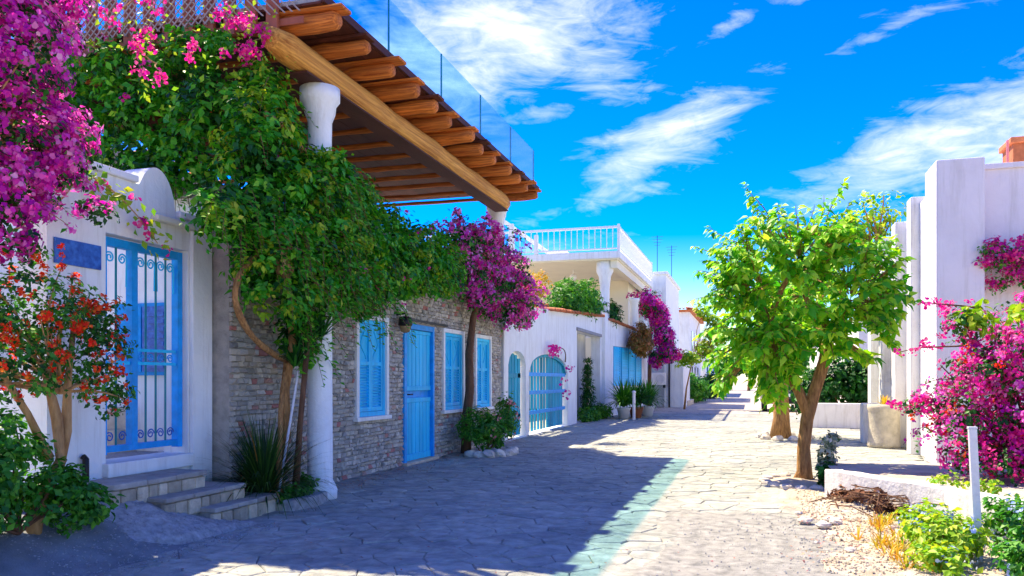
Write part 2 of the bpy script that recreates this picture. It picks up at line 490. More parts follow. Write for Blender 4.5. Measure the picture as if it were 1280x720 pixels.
class Frame:
    """a wall face: s runs along it, z up, d outward"""
    def __init__(s, ox, oy, dx, dy, nx=None, ny=None):
        L = math.hypot(dx, dy)
        s.ox, s.oy, s.dx, s.dy = ox, oy, dx / L, dy / L
        s.nx, s.ny = (s.dy, -s.dx) if nx is None else (nx, ny)

    def p(s, a, z, d=0.0):
        return (s.ox + s.dx * a + s.nx * d, s.oy + s.dy * a + s.ny * d, z)

    def box(s, mb, a0, a1, z0, z1, d0, d1):
        p = s.p
        return mb.hexa([p(a0, z0, d0), p(a0, z0, d1), p(a1, z0, d1), p(a1, z0, d0), p(a0, z1, d0), p(a0, z1, d1), p(a1, z1, d1), p(a1, z1, d0)])

    def trap(s, mb, a0, a1, zl0, zl1, zh0, zh1, d0, d1):
        p = s.p
        return mb.hexa([p(a0, zl0, d0), p(a0, zl0, d1), p(a1, zl1, d1), p(a1, zl1, d0), p(a0, zh0, d0), p(a0, zh0, d1), p(a1, zh1, d1), p(a1, zh1, d0)])


def wall_strips(mb, fr, cuts, top, opens, d0, d1, base=0.0):
    """solid wall in vertical strips, tops and opening heads may slope; opens = (a0, a1, zlo, zhi(a))"""
    cs = set(cuts)
    for (a0, a1, zl, zh) in opens:
        cs.add(a0)
        cs.add(a1)
        if callable(zh):
            for i in range(1, 14):
                cs.add(a0 + (a1 - a0) * i / 14)
    cs = sorted(cs)
    for a, b in zip(cs[:-1], cs[1:]):
        mid = (a + b) / 2
        hit = [o for o in opens if o[0] - 1e-6 <= mid <= o[1] + 1e-6]
        ta, tb = top(a + 1e-5), top(b - 1e-5)
        if not hit:
            fr.trap(mb, a, b, base, base, ta, tb, d0, d1)
            continue
        hit.sort(key=lambda o: o[2])
        lo = base
        la = lb = lo
        for o in hit:
            if o[2] > base + 1e-4:
                fr.trap(mb, a, b, la, lb, o[2], o[2], d0, d1)
            la, lb = (o[3](a), o[3](b)) if callable(o[3]) else (o[3], o[3])
        fr.trap(mb, a, b, la, lb, ta, tb, d0, d1)
    return mb


# ------------------------------------------------------------------ foliage
SHAPES = {
    'leaf2': (np.array([[0, 0, 0], [-0.30, 0.45, 0.10], [0, 1, -0.06], [0.30, 0.45, 0.10]]), [(0, 3, 2), (0, 2, 1)]),
    'narrow': (np.array([[0, 0, 0], [-0.16, 0.45, 0.06], [0, 1, -0.08], [0.16, 0.45, 0.06]]), [(0, 3, 2), (0, 2, 1)]),
    'bract': (np.array([[0, 0, 0], [-0.42, 0.50, 0.16], [-0.2, 0.92, 0.02], [0.2, 0.92, 0.02], [0.42, 0.50, 0.16]]), [(0, 4, 3), (0, 3, 2), (0, 2, 1)]),
    'broad': (np.array([[0, 0, 0], [-0.24, 0.20, 0.07], [-0.27, 0.46, 0.08], [0, 1.05, -0.20], [0.27, 0.46, 0.08], [0.24, 0.20, 0.07], [0, 0.5, -0.02]]),
              [(6, 0, 5), (6, 5, 4), (6, 4, 3), (6, 3, 2), (6, 2, 1), (6, 1, 0)]),
}


def unit(a):
    return a / np.maximum(np.linalg.norm(a, axis=-1, keepdims=True), 1e-9)


def leaf_basis(nrm, droop):
    r = rng.normal(size=nrm.shape)
    r[:, 2] -= droop
    t = unit(r - (r * nrm).sum(1, keepdims=True) * nrm)
    b = np.cross(t, nrm)
    return t, b


def np_mesh(name, V, F3):
    me = bpy.data.meshes.new(name)
    nv, nf = len(V), len(F3)
    me.vertices.add(nv)
    me.vertices.foreach_set('co', V.astype(np.float32).ravel())
    me.loops.add(nf * 3)
    me.loops.foreach_set('vertex_index', F3.astype(np.int32).ravel())
    me.polygons.add(nf)
    me.polygons.foreach_set('loop_start', np.arange(0, nf * 3, 3, dtype=np.int32))
    me.polygons.foreach_set('loop_total', np.full(nf, 3, dtype=np.int32))
    me.update(calc_edges=True)
    return me


def leaves(name, mat, parent, P, Nn, size, shape='leaf2', droop=0.5, kind=None, T=None):
    sv, sf = SHAPES[shape]
    n = len(P)
    Nn = unit(np.asarray(Nn, float))
    if T is None:
        t, b = leaf_basis(Nn, droop)
    else:
        t = unit(T - (T * Nn).sum(1, keepdims=True) * Nn)
        b = np.cross(t, Nn)
    sz = (size * (0.45 + 1.0 * rng.beta(2.0, 2.0, size=n)))[:, None, None]
    loc = sv[None] * sz
    V = P[:, None, :] + loc[..., 0:1] * b[:, None, :] + loc[..., 1:2] * t[:, None, :] + loc[..., 2:3] * Nn[:, None, :]
    V = V.reshape(-1, 3) - np.array(wl(parent))
    F = (np.array(sf)[None] + (np.arange(n) * len(sv))[:, None, None]).reshape(-1, 3)
    me = np_mesh(name, V, F)
    me.materials.append(mat)
    o = bpy.data.objects.new(name, me)
    COL.objects.link(o)
    if parent:
        o.parent = parent
        WL[o.name] = wl(parent)
    if kind:
        o['kind'] = kind
    return o


def clump_points(ells, nclump, per, cr, shell=0.45, flat=0.8):
    """ells: (cx,cy,cz, rx,ry,rz[, weight]); clumps near the surface of the ellipsoids, leaves round each clump"""
    w = np.array([(e[6] if len(e) > 6 else 1.0) * (e[3] * e[4] * e[5]) ** (2 / 3) for e in ells])
    ei = rng.choice(len(ells), size=nclump, p=w / w.sum())
    E = np.array([e[:6] for e in ells])[ei]
    d = unit(rng.normal(size=(nclump, 3)))
    rad = rng.uniform(0, 1, size=(nclump, 1)) ** shell
    cc = E[:, :3] + E[:, 3:] * d * rad
    out = unit(d / E[:, 3:])
    k = rng.poisson(per, size=nclump)
    idx = np.repeat(np.arange(nclump), k)
    crs = cr * rng.uniform(0.6, 1.35, size=nclump)
    off = unit(rng.normal(size=(len(idx), 3))) * (rng.uniform(0, 1, size=(len(idx), 1)) ** 0.5)
    off[:, 2] *= flat
    P = cc[idx] + off * crs[idx][:, None]
    nn = out[idx] * 0.6 + off * 0.6 + np.array([0, 0, 0.55]) + rng.normal(size=off.shape) * 0.45
    return P, unit(nn), cc, out


def bracts(name, mat, parent, centres, out, per, cr, size):
    """flower heads: little bunches of papery bracts"""
    k = rng.poisson(per, size=len(centres)) + 1
    idx = np.repeat(np.arange(len(centres)), k)
    off = unit(rng.normal(size=(len(idx), 3))) * (rng.uniform(0.2, 1, size=(len(idx), 1)) ** 0.6)
    P = centres[idx] + off * cr
    nn = off + out[idx] * 0.9 + rng.normal(size=off.shape) * 0.35
    return leaves(name, mat, parent, P, nn, size, 'bract', droop=-0.1, kind='stuff')


def flower_sprays(parent, ells, n, L, mat, twigmat, size, per=7, lmat=None, zmin=-0.4):
    """thin arching branches that leave the mass and droop, strung with bracts"""
    mb = MB()
    cs, os_, lp = [], [], []
    for i in range(n):
        e = rnd.choice(ells)
        while True:
            d = Vector((rnd.gauss(0, 1), rnd.gauss(0, 1), rnd.gauss(0.2, 1))).normalized()
            if d.z > zmin:
                break
        s0 = Vector((e[0] + d.x * e[3] * 0.8, e[1] + d.y * e[4] * 0.8, e[2] + d.z * e[5] * 0.8))
        l = L * rnd.uniform(0.5, 1.2)
        dv = (d + Vector((0.2, rnd.uniform(-.4, .4), 0.35))).normalized()
        pt = lambda t: s0 + dv * (l * t) + Vector((0, 0, -0.75 * l * t * t))
        mb.tube([pt(t) for t in (0, 0.25, 0.5, 0.75, 1)], [size * 0.12, size * 0.1, size * 0.08, size * 0.06, size * 0.04], 4)
        k = max(3, int(l / (size * 1.5)))
        for q in range(k):
            t = 0.25 + 0.75 * (q + rnd.random()) / k
            if rnd.random() < 0.75:
                cs.append(pt(t))
                os_.append((d.x, d.y, 0.4))
            lp.append(pt(t))
    mb.build('flower_twigs', twigmat, parent, kind='stuff')
    bracts('spray_flowers', mat, parent, np.array(cs), np.array(os_), per, size * 1.0, size)
    if lmat:
        P_ = np.repeat(np.array(lp), 2, axis=0) + rng.normal(size=(2 * len(lp), 3)) * size * 0.6
        leaves('spray_leaves', lmat, parent, P_, rng.normal(size=P_.shape) * 0.6 + np.array([0.3, -0.2, 0.8]), size * 1.3, 'leaf2', kind='stuff')


def bez(p0, p1, p2, p3, n=10):
    p0, p1, p2, p3 = map(Vector, (p0, p1, p2, p3))
    r = []
    for i in range(n + 1):
        t = i / n
        r.append(p0 * (1 - t) ** 3 + p1 * 3 * t * (1 - t) ** 2 + p2 * 3 * t * t * (1 - t) + p3 * t ** 3)
    return r


def limb(a, b, sag=0.15, n=7):
    a, b = Vector(a), Vector(b)
    L = (b - a).length
    j = lambda k: Vector((rnd.uniform(-1, 1), rnd.uniform(-1, 1), rnd.uniform(-0.6, 1))) * L * k
    return bez(a, a.lerp(b, 0.35) + j(sag), a.lerp(b, 0.7) + j(sag), b, n)


def taper(r0, r1, n):
    return [r0 + (r1 - r0) * i / (n - 1) for i in range(n)]


def twigs(mb, root, ends, r0, r1, n=6, sag=0.18, sides=5):
    for e in ends:
        p = limb(root, e, sag, n)
        mb.tube(p, taper(r0, r1, len(p)), sides)
    return mb


def blades(mb, c, n, length, width, lean=(0.2, 1.1), zup=0.0, seg=4):
    for i in range(n):
        a = rnd.uniform(0, 2 * math.pi)
        l = length * rnd.uniform(0.6, 1.1)
        le = rnd.uniform(*lean)
        d = Vector((math.cos(a), math.sin(a), 0))
        sd = Vector((-math.sin(a), math.cos(a), 0))
        vs, fs = [], []
        pos = Vector(c) + d * 0.02
        ang = math.pi / 2 - le * 0.35
        w0 = width * rnd.uniform(0.7, 1.2)
        for k in range(seg + 1):
            t = k / seg
            w = w0 * (1 - t ** 2) * (0.55 + 0.9 * t) + 0.001
            vs += [pos - sd * w, pos + sd * w]
            ang -= le * 0.75 / seg * (0.5 + t)
            pos = pos + (d * math.cos(ang) + Vector((0, 0, 1)) * math.sin(ang)) * (l / seg)
            if k < seg:
                b = 2 * k
                fs.append((b, b + 1, b + 3, b + 2))
        mb.add(vs, fs)
    return mb


# ================================================================== GROUND
mb = MB()
mb.add([(-900, -300, -0.06), (900, -300, -0.06), (900, 1500, -0.06), (-900, 1500, -0.06)], [(0, 1, 2, 3)])
g = mb.build('ground', GROUND)
g['kind'] = 'structure'


def street_far_mat():
    m, t, b = new_mat('far_paving')
    b.inputs['Roughness'].default_value = 0.85
    co = N(t, 'ShaderNodeTexCoord')
    vo = N(t, 'ShaderNodeTexVoronoi', feature='DISTANCE_TO_EDGE', Scale=1.9)
    vc = N(t, 'ShaderNodeTexVoronoi', feature='F1', Scale=1.9)
    no = N(t, 'ShaderNodeTexNoise', Scale=1.2, Detail=6)
    for n in (vo, vc, no):
        link(t, co.outputs['Object'], n.inputs['Vector'])
    base = ramp(t, vc.outputs['Color'], [(0.2, (0.40, 0.35, 0.28)), (0.8, (0.52, 0.46, 0.37))])
    mx = N(t, 'ShaderNodeMix', data_type='RGBA')
    link(t, ramp(t, vo.outputs[0], [(0.02, (1, 1, 1)), (0.06, (0, 0, 0))]), mx.inputs[0])
    link(t, base, mx.inputs[6])
    mx.inputs[7].default_value = (0.25, 0.22, 0.18, 1)
    link(t, mx.outputs[2], b.inputs['Base Color'])
    return m


mb = MB()
mb.add([(-5.6, 2.0, -0.02), (3.2, 2.0, -0.02), (3.2, 34.2, -0.02), (-5.6, 34.2, -0.02)], [(0, 1, 2, 3)])
mb.build('street_bed', JOINT)['kind'] = 'structure'
mb = MB()
mb.add([(-5.6, 34.2, -0.004), (3.4, 34.2, -0.004), (4.2, 130, -0.004), (-5.0, 130, -0.004)], [(0, 1, 2, 3)])
mb.build('street', street_far_mat())['kind'] = 'structure'


def clip_poly(poly, mx, my, nx, ny):
    out = []
    n = len(poly)
    for i in range(n):
        a, b = poly[i], poly[(i + 1) % n]
        da = (a[0] - mx) * nx + (a[1] - my) * ny
        db = (b[0] - mx) * nx + (b[1] - my) * ny
        if da <= 0:
            out.append(a)
        if (da < 0 < db) or (db < 0 < da):
            t = da / (da - db)
            out.append((a[0] + (b[0] - a[0]) * t, a[1] + (b[1] - a[1]) * t))
    return out


def voronoi_cells(x0, x1, y0, y1, sx, sy, jit):
    nx, ny = int((x1 - x0) / sx) + 3, int((y1 - y0) / sy) + 3
    pts = {}
    for i in range(nx):
        for j in range(ny):
            pts[i, j] = (x0 + (i - 1 + (0.5 if j % 2 else 0.0)) * sx + rnd.uniform(-jit, jit) * sx, y0 + (j - 1) * sy + rnd.uniform(-jit, jit) * sy)
    for (i, j), (px, py) in pts.items():
        poly = [(px - 2 * sx, py - 2 * sy), (px + 2 * sx, py - 2 * sy), (px + 2 * sx, py + 2 * sy), (px - 2 * sx, py + 2 * sy)]
        for di in range(-2, 3):
            for dj in range(-2, 3):
                q = pts.get((i + di, j + dj))
                if q is None or (di == 0 and dj == 0):
                    continue
                poly = clip_poly(poly, (px + q[0]) / 2, (py + q[1]) / 2, q[0] - px, q[1] - py)
        if len(poly) >= 3:
            yield (px, py), poly


def shrink(poly, g):
    n = len(poly)
    cx = sum(p[0] for p in poly) / n
    cy = sum(p[1] for p in poly) / n
    out = []
    for x, y in poly:
        L = math.hypot(x - cx, y - cy) or 1e-6
        k = max(0.2, 1 - g * 1.25 / L)
        out.append((cx + (x - cx) * k, cy + (y - cy) * k))
    return out, cx, cy


def slab(mb, poly, gap, z, bev=0.012, tilt=0.0):
    o, cx, cy = shrink(poly, gap)
    i, _, _ = shrink(poly, gap + bev)
    n = len(o)
    tx, ty = rnd.uniform(-tilt, tilt), rnd.uniform(-tilt, tilt)
    hz = lambda p: z + tx * (p[0] - cx) + ty * (p[1] - cy)
    vs = [(x, y, -0.03) for x, y in o] + [(x, y, hz((x, y)) - 0.008) for x, y in o] + [(x, y, hz((x, y))) for x, y in i]
    fs = [tuple(2 * n + k for k in range(n))]
    for k in range(n):
        l = (k + 1) % n
        fs += [(k, l, n + l, n + k), (n + k, n + l, 2 * n + l, 2 * n + k)]
    return mb.add(vs, fs), cx, cy


def paved(x, y):
    if y < 2.6 or y > 34 or x < -5.42:
        return False
    if y < 8.3:
        return x < -0.55 + 0.10 * math.sin(y * 2.1)
    if y < 13:
        return x < 0.9
    return x < 2.9


pav = thing('paving', 'pale irregular flagstone paving of the street', 'paving', (0, 0, 0))
del pav['category']
pav['kind'] = 'structure'
cells = [(c, p) for c, p in voronoi_cells(-5.6, 3.0, 2.4, 34.2, 0.40, 0.235, 0.42) if paved(*c)]


def seen_key(c):
    x, y = c
    d = -x * 0.2873 + y * 0.9578
    px = 640 + 1000 * (x * 0.9578 + y * 0.2873) / d
    py = 475 + 1400 / d
    return d if (0 < px < 1280 and py < 725) else 900 + d


cells.sort(key=lambda t: seen_key(t[0]))
rest_mb = MB()
for k, (c, poly) in enumerate(cells):
    z = rnd.uniform(-0.004, 0.006)
    if k < 300:
        m1 = MB()
        slab(m1, poly, 0.003, z, bev=0.008, tilt=0.014)
        m1.build('flagstone', FLAG, pav)
    else:
        slab(rest_mb, poly, 0.004, z, bev=0.008, tilt=0.010)
rest_mb.build('flagstones', FLAG, pav, kind='stuff')


def sheet(x0, x1, y0, y1, nx, ny, zf, inside=None):
    mb = MB()
    ids = {}
    for i in range(nx + 1):
        for j in range(ny + 1):
            x = x0 + (x1 - x0) * i / nx
            y = y0 + (y1 - y0) * j / ny
            ids[i, j] = len(mb.v)
            mb.v.append((x, y, zf(x, y)))
    for i in range(nx):
        for j in range(ny):
            x = x0 + (x1 - x0) * (i + 0.5) / nx
            y = y0 + (y1 - y0) * (j + 0.5) / ny
            if inside is None or inside(x, y):
                mb.f.append((ids[i, j], ids[i + 1, j], ids[i + 1, j + 1], ids[i, j + 1]))
    return mb


def nz(x, y, s, seed=0.0):
    return mnoise.fractal(Vector((x * s, y * s, seed)), 0.9, 2.1, 4)


def sstep(a, b, v):
    t = min(1.0, max(0.0, (v - a) / (b - a)))
    return t * t * (3 - 2 * t)


# rough concrete patch, lower middle; its ragged rim dives under the flagstones
def conc_z(x, y):
    e = min(x + 0.80 - 0.10 * math.sin(y * 2.1) + 0.12 * nz(x, y, 2.2, 6), 8.75 + 0.25 * nz(x, y, 1.7, 3) - y)
    return 0.012 + 0.007 * nz(x, y, 2.5) - 0.06 * (1 - sstep(-0.22, 0.10, e + 0.10 * nz(x, y, 8, 2)))


sheet(-1.2, 1.9, 2.0, 9.3, 64, 150, conc_z).build('concrete_patch', CONCRETE, smooth=True)['kind'] = 'structure'


# sandy soil on the right, heaped at the white kerb wall
def soil_z(x, y):
    e = x - (0.62 + 0.30 * nz(x, y, 1.3, 2)) if y < 9.2 else min(x - (0.30 + 0.25 * nz(x, y, 2.0, 4)), 10.7 + 0.2 * nz(x, y, 2, 7) - y)
    return (0.016 + 0.035 * (1 + nz(x, y, 1.6, 5)) * sstep(-0.1, 0.5, e) + 0.012 * nz(x, y, 7, 1) + 0.006 * nz(x, y, 19, 3)
            + 0.13 * math.exp(-(((x - 1.12) / 0.42) ** 2 + ((y - 9.2) / 0.36) ** 2)) - 0.07 * (1 - sstep(-0.12, 0.10, e)))


sheet(0.0, 6.0, 2.5, 11.0, 150, 200, soil_z, lambda x, y: y < 9.2 or x < 0.98).build('garden_soil', SOIL, smooth=True)['kind'] = 'structure'


# raised verge and concrete ramp at the foot of the white house
def verge_z(x, y):
    t = min(1, max(0, (-4.42 - x) / 0.95))
    t = t * t * (3 - 2 * t)
    e = min(1, max(0, (6.15 - y) / 0.9))
    return -0.012 + 0.34 * t * e * e * (3 - 2 * e) + 0.012 * nz(x, y, 2.2, 8) * t


def ramp_z(x, y):
    u = min(1, max(0, (-4.58 - x - 0.30 * max(0, 5.7 - y)) / 0.95))
    e = min(1, max(0, (6.75 - y) / 0.9))
    return -0.25 * (1 - sstep(4.95, 5.2, y + 0.1 * nz(x, y, 3, 7))) - 0.04 * (1 - sstep(0.0, 0.10, u + 0.05 * nz(x, y, 5, 1))) - 0.012 + 0.43 * u ** 0.8 * e + 0.014 * nz(x, y, 7, 8) + 0.02 * min(1, u * 12)


sheet(-5.72, -4.3, 2.0, 7.42, 30, 90, verge_z).build('verge', VERGE, smooth=True)['kind'] = 'structure'
sheet(-5.71, -4.40, 4.85, 6.75, 70, 96, lambda x, y: ramp_z(x, y) + 0.014).build('concrete_ramp', RAMPC, smooth=True)['kind'] = 'structure'

# ================================================================== WHITE GATE HOUSE (left)
FX = -5.7
wh = thing('white_house', 'white plastered house front with a tall blue iron gate and rounded parapet', 'house', (FX, 6.5, 0))
fr = Frame(FX, 0.0, 0, 1)           # a = Y, outward +X


def wtop(a):
    if a < 5.34:
        return 0.42  # wall end hidden by plants, cut low to let sunlight through
    t = 3.30 if a < 6.42 else 3.08
    if 6.36 < a < 6.92:
        t = max(t, 3.02 + 0.50 * math.sqrt(max(0, 1 - ((a - 6.64) / 0.28) ** 2)))
    return t


cuts = [1.0, 5.34, 6.36, 6.42] + [6.36 + 0.035 * i for i in range(1, 17)] + [7.47]
wall_strips(MB(), fr, cuts, wtop, [(5.98, 7.10, 0.62, 2.76)], -0.30, 0.0).build('wall', PLASTER, wh)
m = MB()
fr.box(m, 5.32, 6.36, 3.30, 3.37, -0.33, 0.04)
m.build('coping', PLASTER, wh, bev=0.015)
m = MB()
fr.box(m, 6.94, 7.50, 3.08, 3.15, -0.33, 0.04)
m.build('coping', PLASTER, wh, bev=0.015)
m = MB()
fr.box(m, 6.55, 7.12, 2.98, 3.04, 0.0, 0.09)
m.build('ledge', CREAM, wh, bev=0.015)
m = MB()
fr.box(m, 7.12, 7.44, 0.0, 2.98, 0.0, 0.05)
m.build('pilaster', PLASTER, wh, bev=0.012)
m = MB()
fr.box(m, 5.94, 7.12, 0.50, 0.632, -0.32, 0.07)
m.build('doorstep', PLASTER, wh, bev=0.012)
# courtyard behind the gate
m = MB()
m.box(-9.0, -8.8, 5.28, 7.47, 0.0, 3.0)
m.build('courtyard_wall', PLASTER, wh)
m = MB()
m.box(-8.8, FX - 0.3, 7.27, 7.47, 0.0, 3.05)
m.build('side_wall', PLASTER, wh)
m = MB()
m.box(-8.8, FX - 0.3, 5.34, 5.50, 0.0, 1.3)  # unseen side wall, shaped low so sunlight clears it
m.build('side_wall', PLASTER, wh)
m = MB()
m.box(-8.8, FX - 0.29, 5.50, 7.27, 0.40, 0.62)
m.build('courtyard_floor', RAMPC, wh)
# blue shuttered window on the courtyard's back wall, seen through the gate
sw = Frame(-8.8, 7.268, 1, 0)      # the side wall inside, facing the camera
win = MB()
sw.box(win, 2.04, 2.80, 1.45, 2.24, 0.0, 0.05)
wo_ = win.build('window', BLUE_D, wh)
for s0 in (2.08, 2.43):
    m = MB()
    sw.box(m, s0, s0 + 0.33, 1.49, 2.20, 0.05, 0.07)
    for k in range(8):
        z = 1.53 + k * 0.08
        sw.trap(m, s0 + 0.04, s0 + 0.29, z, z, z + 0.045, z + 0.045, 0.068, 0.085)
    m.build('shutter', INDIGO if s0 > 2.2 else BLUE_D, wo_)
m = MB()
m.box(-7.2, -6.5, 6.95, 7.25, 0.62, 0.86)
m.box(-7.2, -6.5, 7.17, 7.25, 0.86, 1.10)
m.build('bench', STONE_W, wh)
# the gate
gate = MB()
fr.box(gate, 5.99, 6.06, 0.70, 2.74, -0.14, -0.06)
fr.box(gate, 7.02, 7.09, 0.70, 2.74, -0.14, -0.06)
fr.box(gate, 6.06, 7.02, 2.66, 2.74, -0.138, -0.062)
fr.box(gate, 6.06, 7.02, 0.72, 0.78, -0.138, -0.062)
fr.box(gate, 6.375, 6.455, 0.78, 2.66, -0.136, -0.064)
gt = gate.build('gate', BLUE_D, wh)
for z in (1.55, 1.68):
    m = MB()
    fr.box(m, 6.06, 6.375, z, z + 0.03, -0.118, -0.085)
    fr.box(m, 6.455, 7.02, z, z + 0.03, -0.118, -0.085)
    m.build('rail', BLUE, gt)
bar_mb = MB()
bar_mb.tube([fr.p(6.21, 0.78, -0.1), fr.p(6.21, 2.66, -0.1)], 0.011, 6, cap=False)
barm = None
for a in (6.215, 6.60, 6.74, 6.88):
    if barm is None:
        b0 = bar_mb.build('bar', TEAL, gt)
        barm = b0.data
    else:
        place('bar', barm, gt, wl(gt) + Vector((0, a - 6.21, 0)))


def spiral(cx, cz, r, turns, sgn, n=26):
    return [fr.p(cx + sgn * r * (1 - 0.75 * i / n) * math.cos(turns * 2 * math.pi * i / n), cz + r * (1 - 0.75 * i / n) * math.sin(turns * 2 * math.pi * i / n), -0.1) for i in range(n + 1)]


for a in (6.13, 6.29, 6.53, 6.67, 6.81, 6.95):
    m = MB()
    sg = 1 if a in (6.13, 6.53, 6.81) else -1
    m.tube([fr.p(a - sg * 0.05, 2.30, -0.1)] + spiral(a, 2.56, 0.055, 1.6, -sg)[:], 0.008, 5)
    m.build('scroll', BLUE, gt)
    m = MB()
    m.tube(spiral(a, 1.62, 0.042, 1.5, sg), 0.007, 5)
    m.build('scroll', BLUE_D, gt)
    m = MB()
    m.tube(spiral(a, 0.86, 0.05, 1.5, -sg), 0.007, 5)
    m.build('scroll', INDIGO, gt)
# blue plate on the wall
m = MB()
fr.box(m, 5.40, 5.91, 2.40, 2.62, 0.002, 0.022)
tag(m.build('wall_plate', INDIGO, bev=0.006), 'deep blue enamel plate on the white wall left of the gate', 'sign')
m = MB()
m.tube([fr.p(5.70, 0.36, 0.05), fr.p(5.70, 0.70, 0.05), fr.p(5.70, 0.72, 0.02)], 0.028, 8)
tag(m.build('drain_stub', IRON, smooth=True), 'short dark drain pipe at the foot of the white wall', 'pipe')

# stone steps
st = thing('stone_steps', 'three grey stone steps below the blue iron gate', 'steps', (-5.2, 6.4, 0))
for (x1, y0, y1, zt, zb) in ((-5.22, 5.55, 6.78, 0.50, 0.30), (-5.02, 5.95, 7.14, 0.34, 0.14), (-4.86, 6.42, 7.45, 0.19, -0.02)):
    m = MB()
    m.box(-5.66, x1 - 0.03, y0 + 0.03, y1 - 0.03, -0.03, zt - 0.045)
    m.build('core', MORTAR, st)
    y = y0
    while y < y1 - 0.05:
        w = min(rnd.uniform(0.3, 0.5), y1 - y)
        if y1 - y - w < 0.12:
            w = y1 - y
        m = MB()
        m.box(-5.67, x1 + 0.015, y + 0.004, y + w - 0.004, zt - 0.05 + rnd.uniform(0, .004), zt + rnd.uniform(-0.004, 0.004))
        m.build('tread_slab', STEPSTONE, st, bev=0.012)
        y += w
    y = y0
    while y < y1 - 0.05:
        w = min(rnd.uniform(0.10, 0.22), y1 - y)
        if y1 - y - w < 0.08:
            w = y1 - y
        m = MB()
        m.box(x1 - 0.06, x1 + rnd.uniform(-0.012, 0.006), y + 0.007, y + w - 0.007, zb - 0.0, zt - 0.056)
        m.build('riser_stone', RISER, st, bev=0.014)
        y += w
    for side_y in (y1,):
        x = -5.6
        while x < x1 - 0.1:
            w = min(rnd.uniform(0.12, 0.2), x1 - 0.07 - x)
            m = MB()
            m.box(x + 0.006, x + w - 0.006, side_y - 0.06, side_y + rnd.uniform(-0.01, 0.006), zb, zt - 0.056)
            m.build('riser_stone', RISER, st, bev=0.012)
            x += w

# ================================================================== STONE HOUSE
SX = -5.45
sh = thing('stone_house', 'rubble stone house front with blue shutters and a blue plank door', 'house', (SX, 12.4, 0))
sf = Frame(SX, 0.0, 0, 1)
WINS = [(10.32, 11.37, 0.86, 2.29), (13.68, 14.80, 0.84, 2.28), (15.46, 16.50, 0.83, 2.27)]
DOOR = (11.98, 13.27, 0.0, 2.34)
opens = [(a, b, c, d) for a, b, c, d in WINS] + [DOOR]
STOP = 3.42
wall_strips(MB(), sf, [7.48, 17.3], lambda a: STOP, [(a, b, c, d) for a, b, c, d in opens], -0.32, -0.02, base=-0.02).build('wall', MORTAR, sh)
m = MB()
m.box(-10.2, SX - 0.33, 7.48, 7.78, -0.02, STOP)
m.box(-10.2, SX - 0.33, 17.02, 17.30, -0.02, STOP)
m.box(-10.4, -10.2, 7.48, 17.3, -0.02, 5.3)
m.build('back_wall', PLASTER, sh)
m = MB()
m.box(-10.2, SX + 0.42, 9.6, 17.3, STOP + 0.002, STOP + 0.12)
m.box(-10.2, SX - 0.02, 7.48, 9.6, STOP + 0.002, STOP + 0.12)
m.build('terrace_floor', RAMPC, sh)
m = MB()
m.box(SX - 0.5, SX - 0.35, 7.8, 17.0, 0, 2.6)
m.build('room_wall', IRON, sh)
# the rubble: unit stones scaled to their course
stone_meshes = []
for k in range(12):
    j = lambda s=0.09: rnd.uniform(-s, s)
    b4 = [(-0.06, -0.5, -0.5), (-0.06, 0.5, -0.5), (-0.06, 0.5, 0.5), (-0.06, -0.5, 0.5)]
    f4 = [(0.012 + j(0.012), -0.43 + j(), -0.40 + j()), (0.012 + j(0.012), 0.43 + j(), -0.40 + j()), (0.012 + j(0.012), 0.43 + j(), 0.40 + j()), (0.012 + j(0.012), -0.43 + j(), 0.40 + j())]
    md = [(-0.004, p[1] * 1.0, p[2] * 1.0) for p in b4]
    q = MB().add(b4 + md + f4, [(8, 9, 10, 11)] + [(a, (a + 1) % 4, 4 + (a + 1) % 4, 4 + a) for a in range(4)] + [(4 + a, 4 + (a + 1) % 4, 8 + (a + 1) % 4, 8 + a) for a in range(4)])
    me = q.mesh('rubble_stone')
    me.materials.append(RUBBLE)
    stone_meshes.append((me, q))
spots = []
z = 0.0
while z < STOP - 0.03:
    h = min(rnd.uniform(0.042, 0.078), STOP - z)
    y = 7.48 - rnd.uniform(0, 0.1)
    while y < 17.28:
        w = rnd.uniform(0.06, 0.17)
        yc, zc = y + w / 2, z + h / 2 + rnd.uniform(-0.008, 0.008)
        pieces = [(y, y + w)]
        for (a, b, c, d) in opens:
            if zc + h * 0.42 > c - 0.0 and zc - h * 0.42 < d:
                np_ = []
                for (u, v) in pieces:
                    if v <= a or u >= b:
                        np_.append((u, v))
                    else:
                        if u < a - 0.03:
                            np_.append((u, a))
                        if v > b + 0.03:
                            np_.append((b, v))
                pieces = np_
        for (u, v) in pieces:
            u, v = max(u, 7.48), min(v, 17.29)
            if v - u > 0.03:
                spots.append(((u + v) / 2, zc, v - u - 0.008, h * rnd.uniform(0.80, 0.96)))
        y += w
    z += h
spots.sort(key=lambda s: (0 if (9.55 < s[0] < 12.3 and s[1] < 2.6) or (s[0] < 7.95 and 0.5 < s[1] < 2.2) else 1) * 50 + s[0] - 1.8 * s[2] * 10)
rs = MB()
for k, (yc, zc, w, h) in enumerate(spots):
    me, q = stone_meshes[rnd.randrange(12)]
    dp = rnd.uniform(0.5, 1.7)
    if k < 300:
        place('stone', me, sh, (SX, yc, zc), (dp, w, h))
    else:
        rs.add([(SX + x * dp, yc + yy * w, zc + zz * h) for x, yy, zz in q.v], q.f)
rs.build('rubble_stones', RUBBLE, sh, kind='stuff')
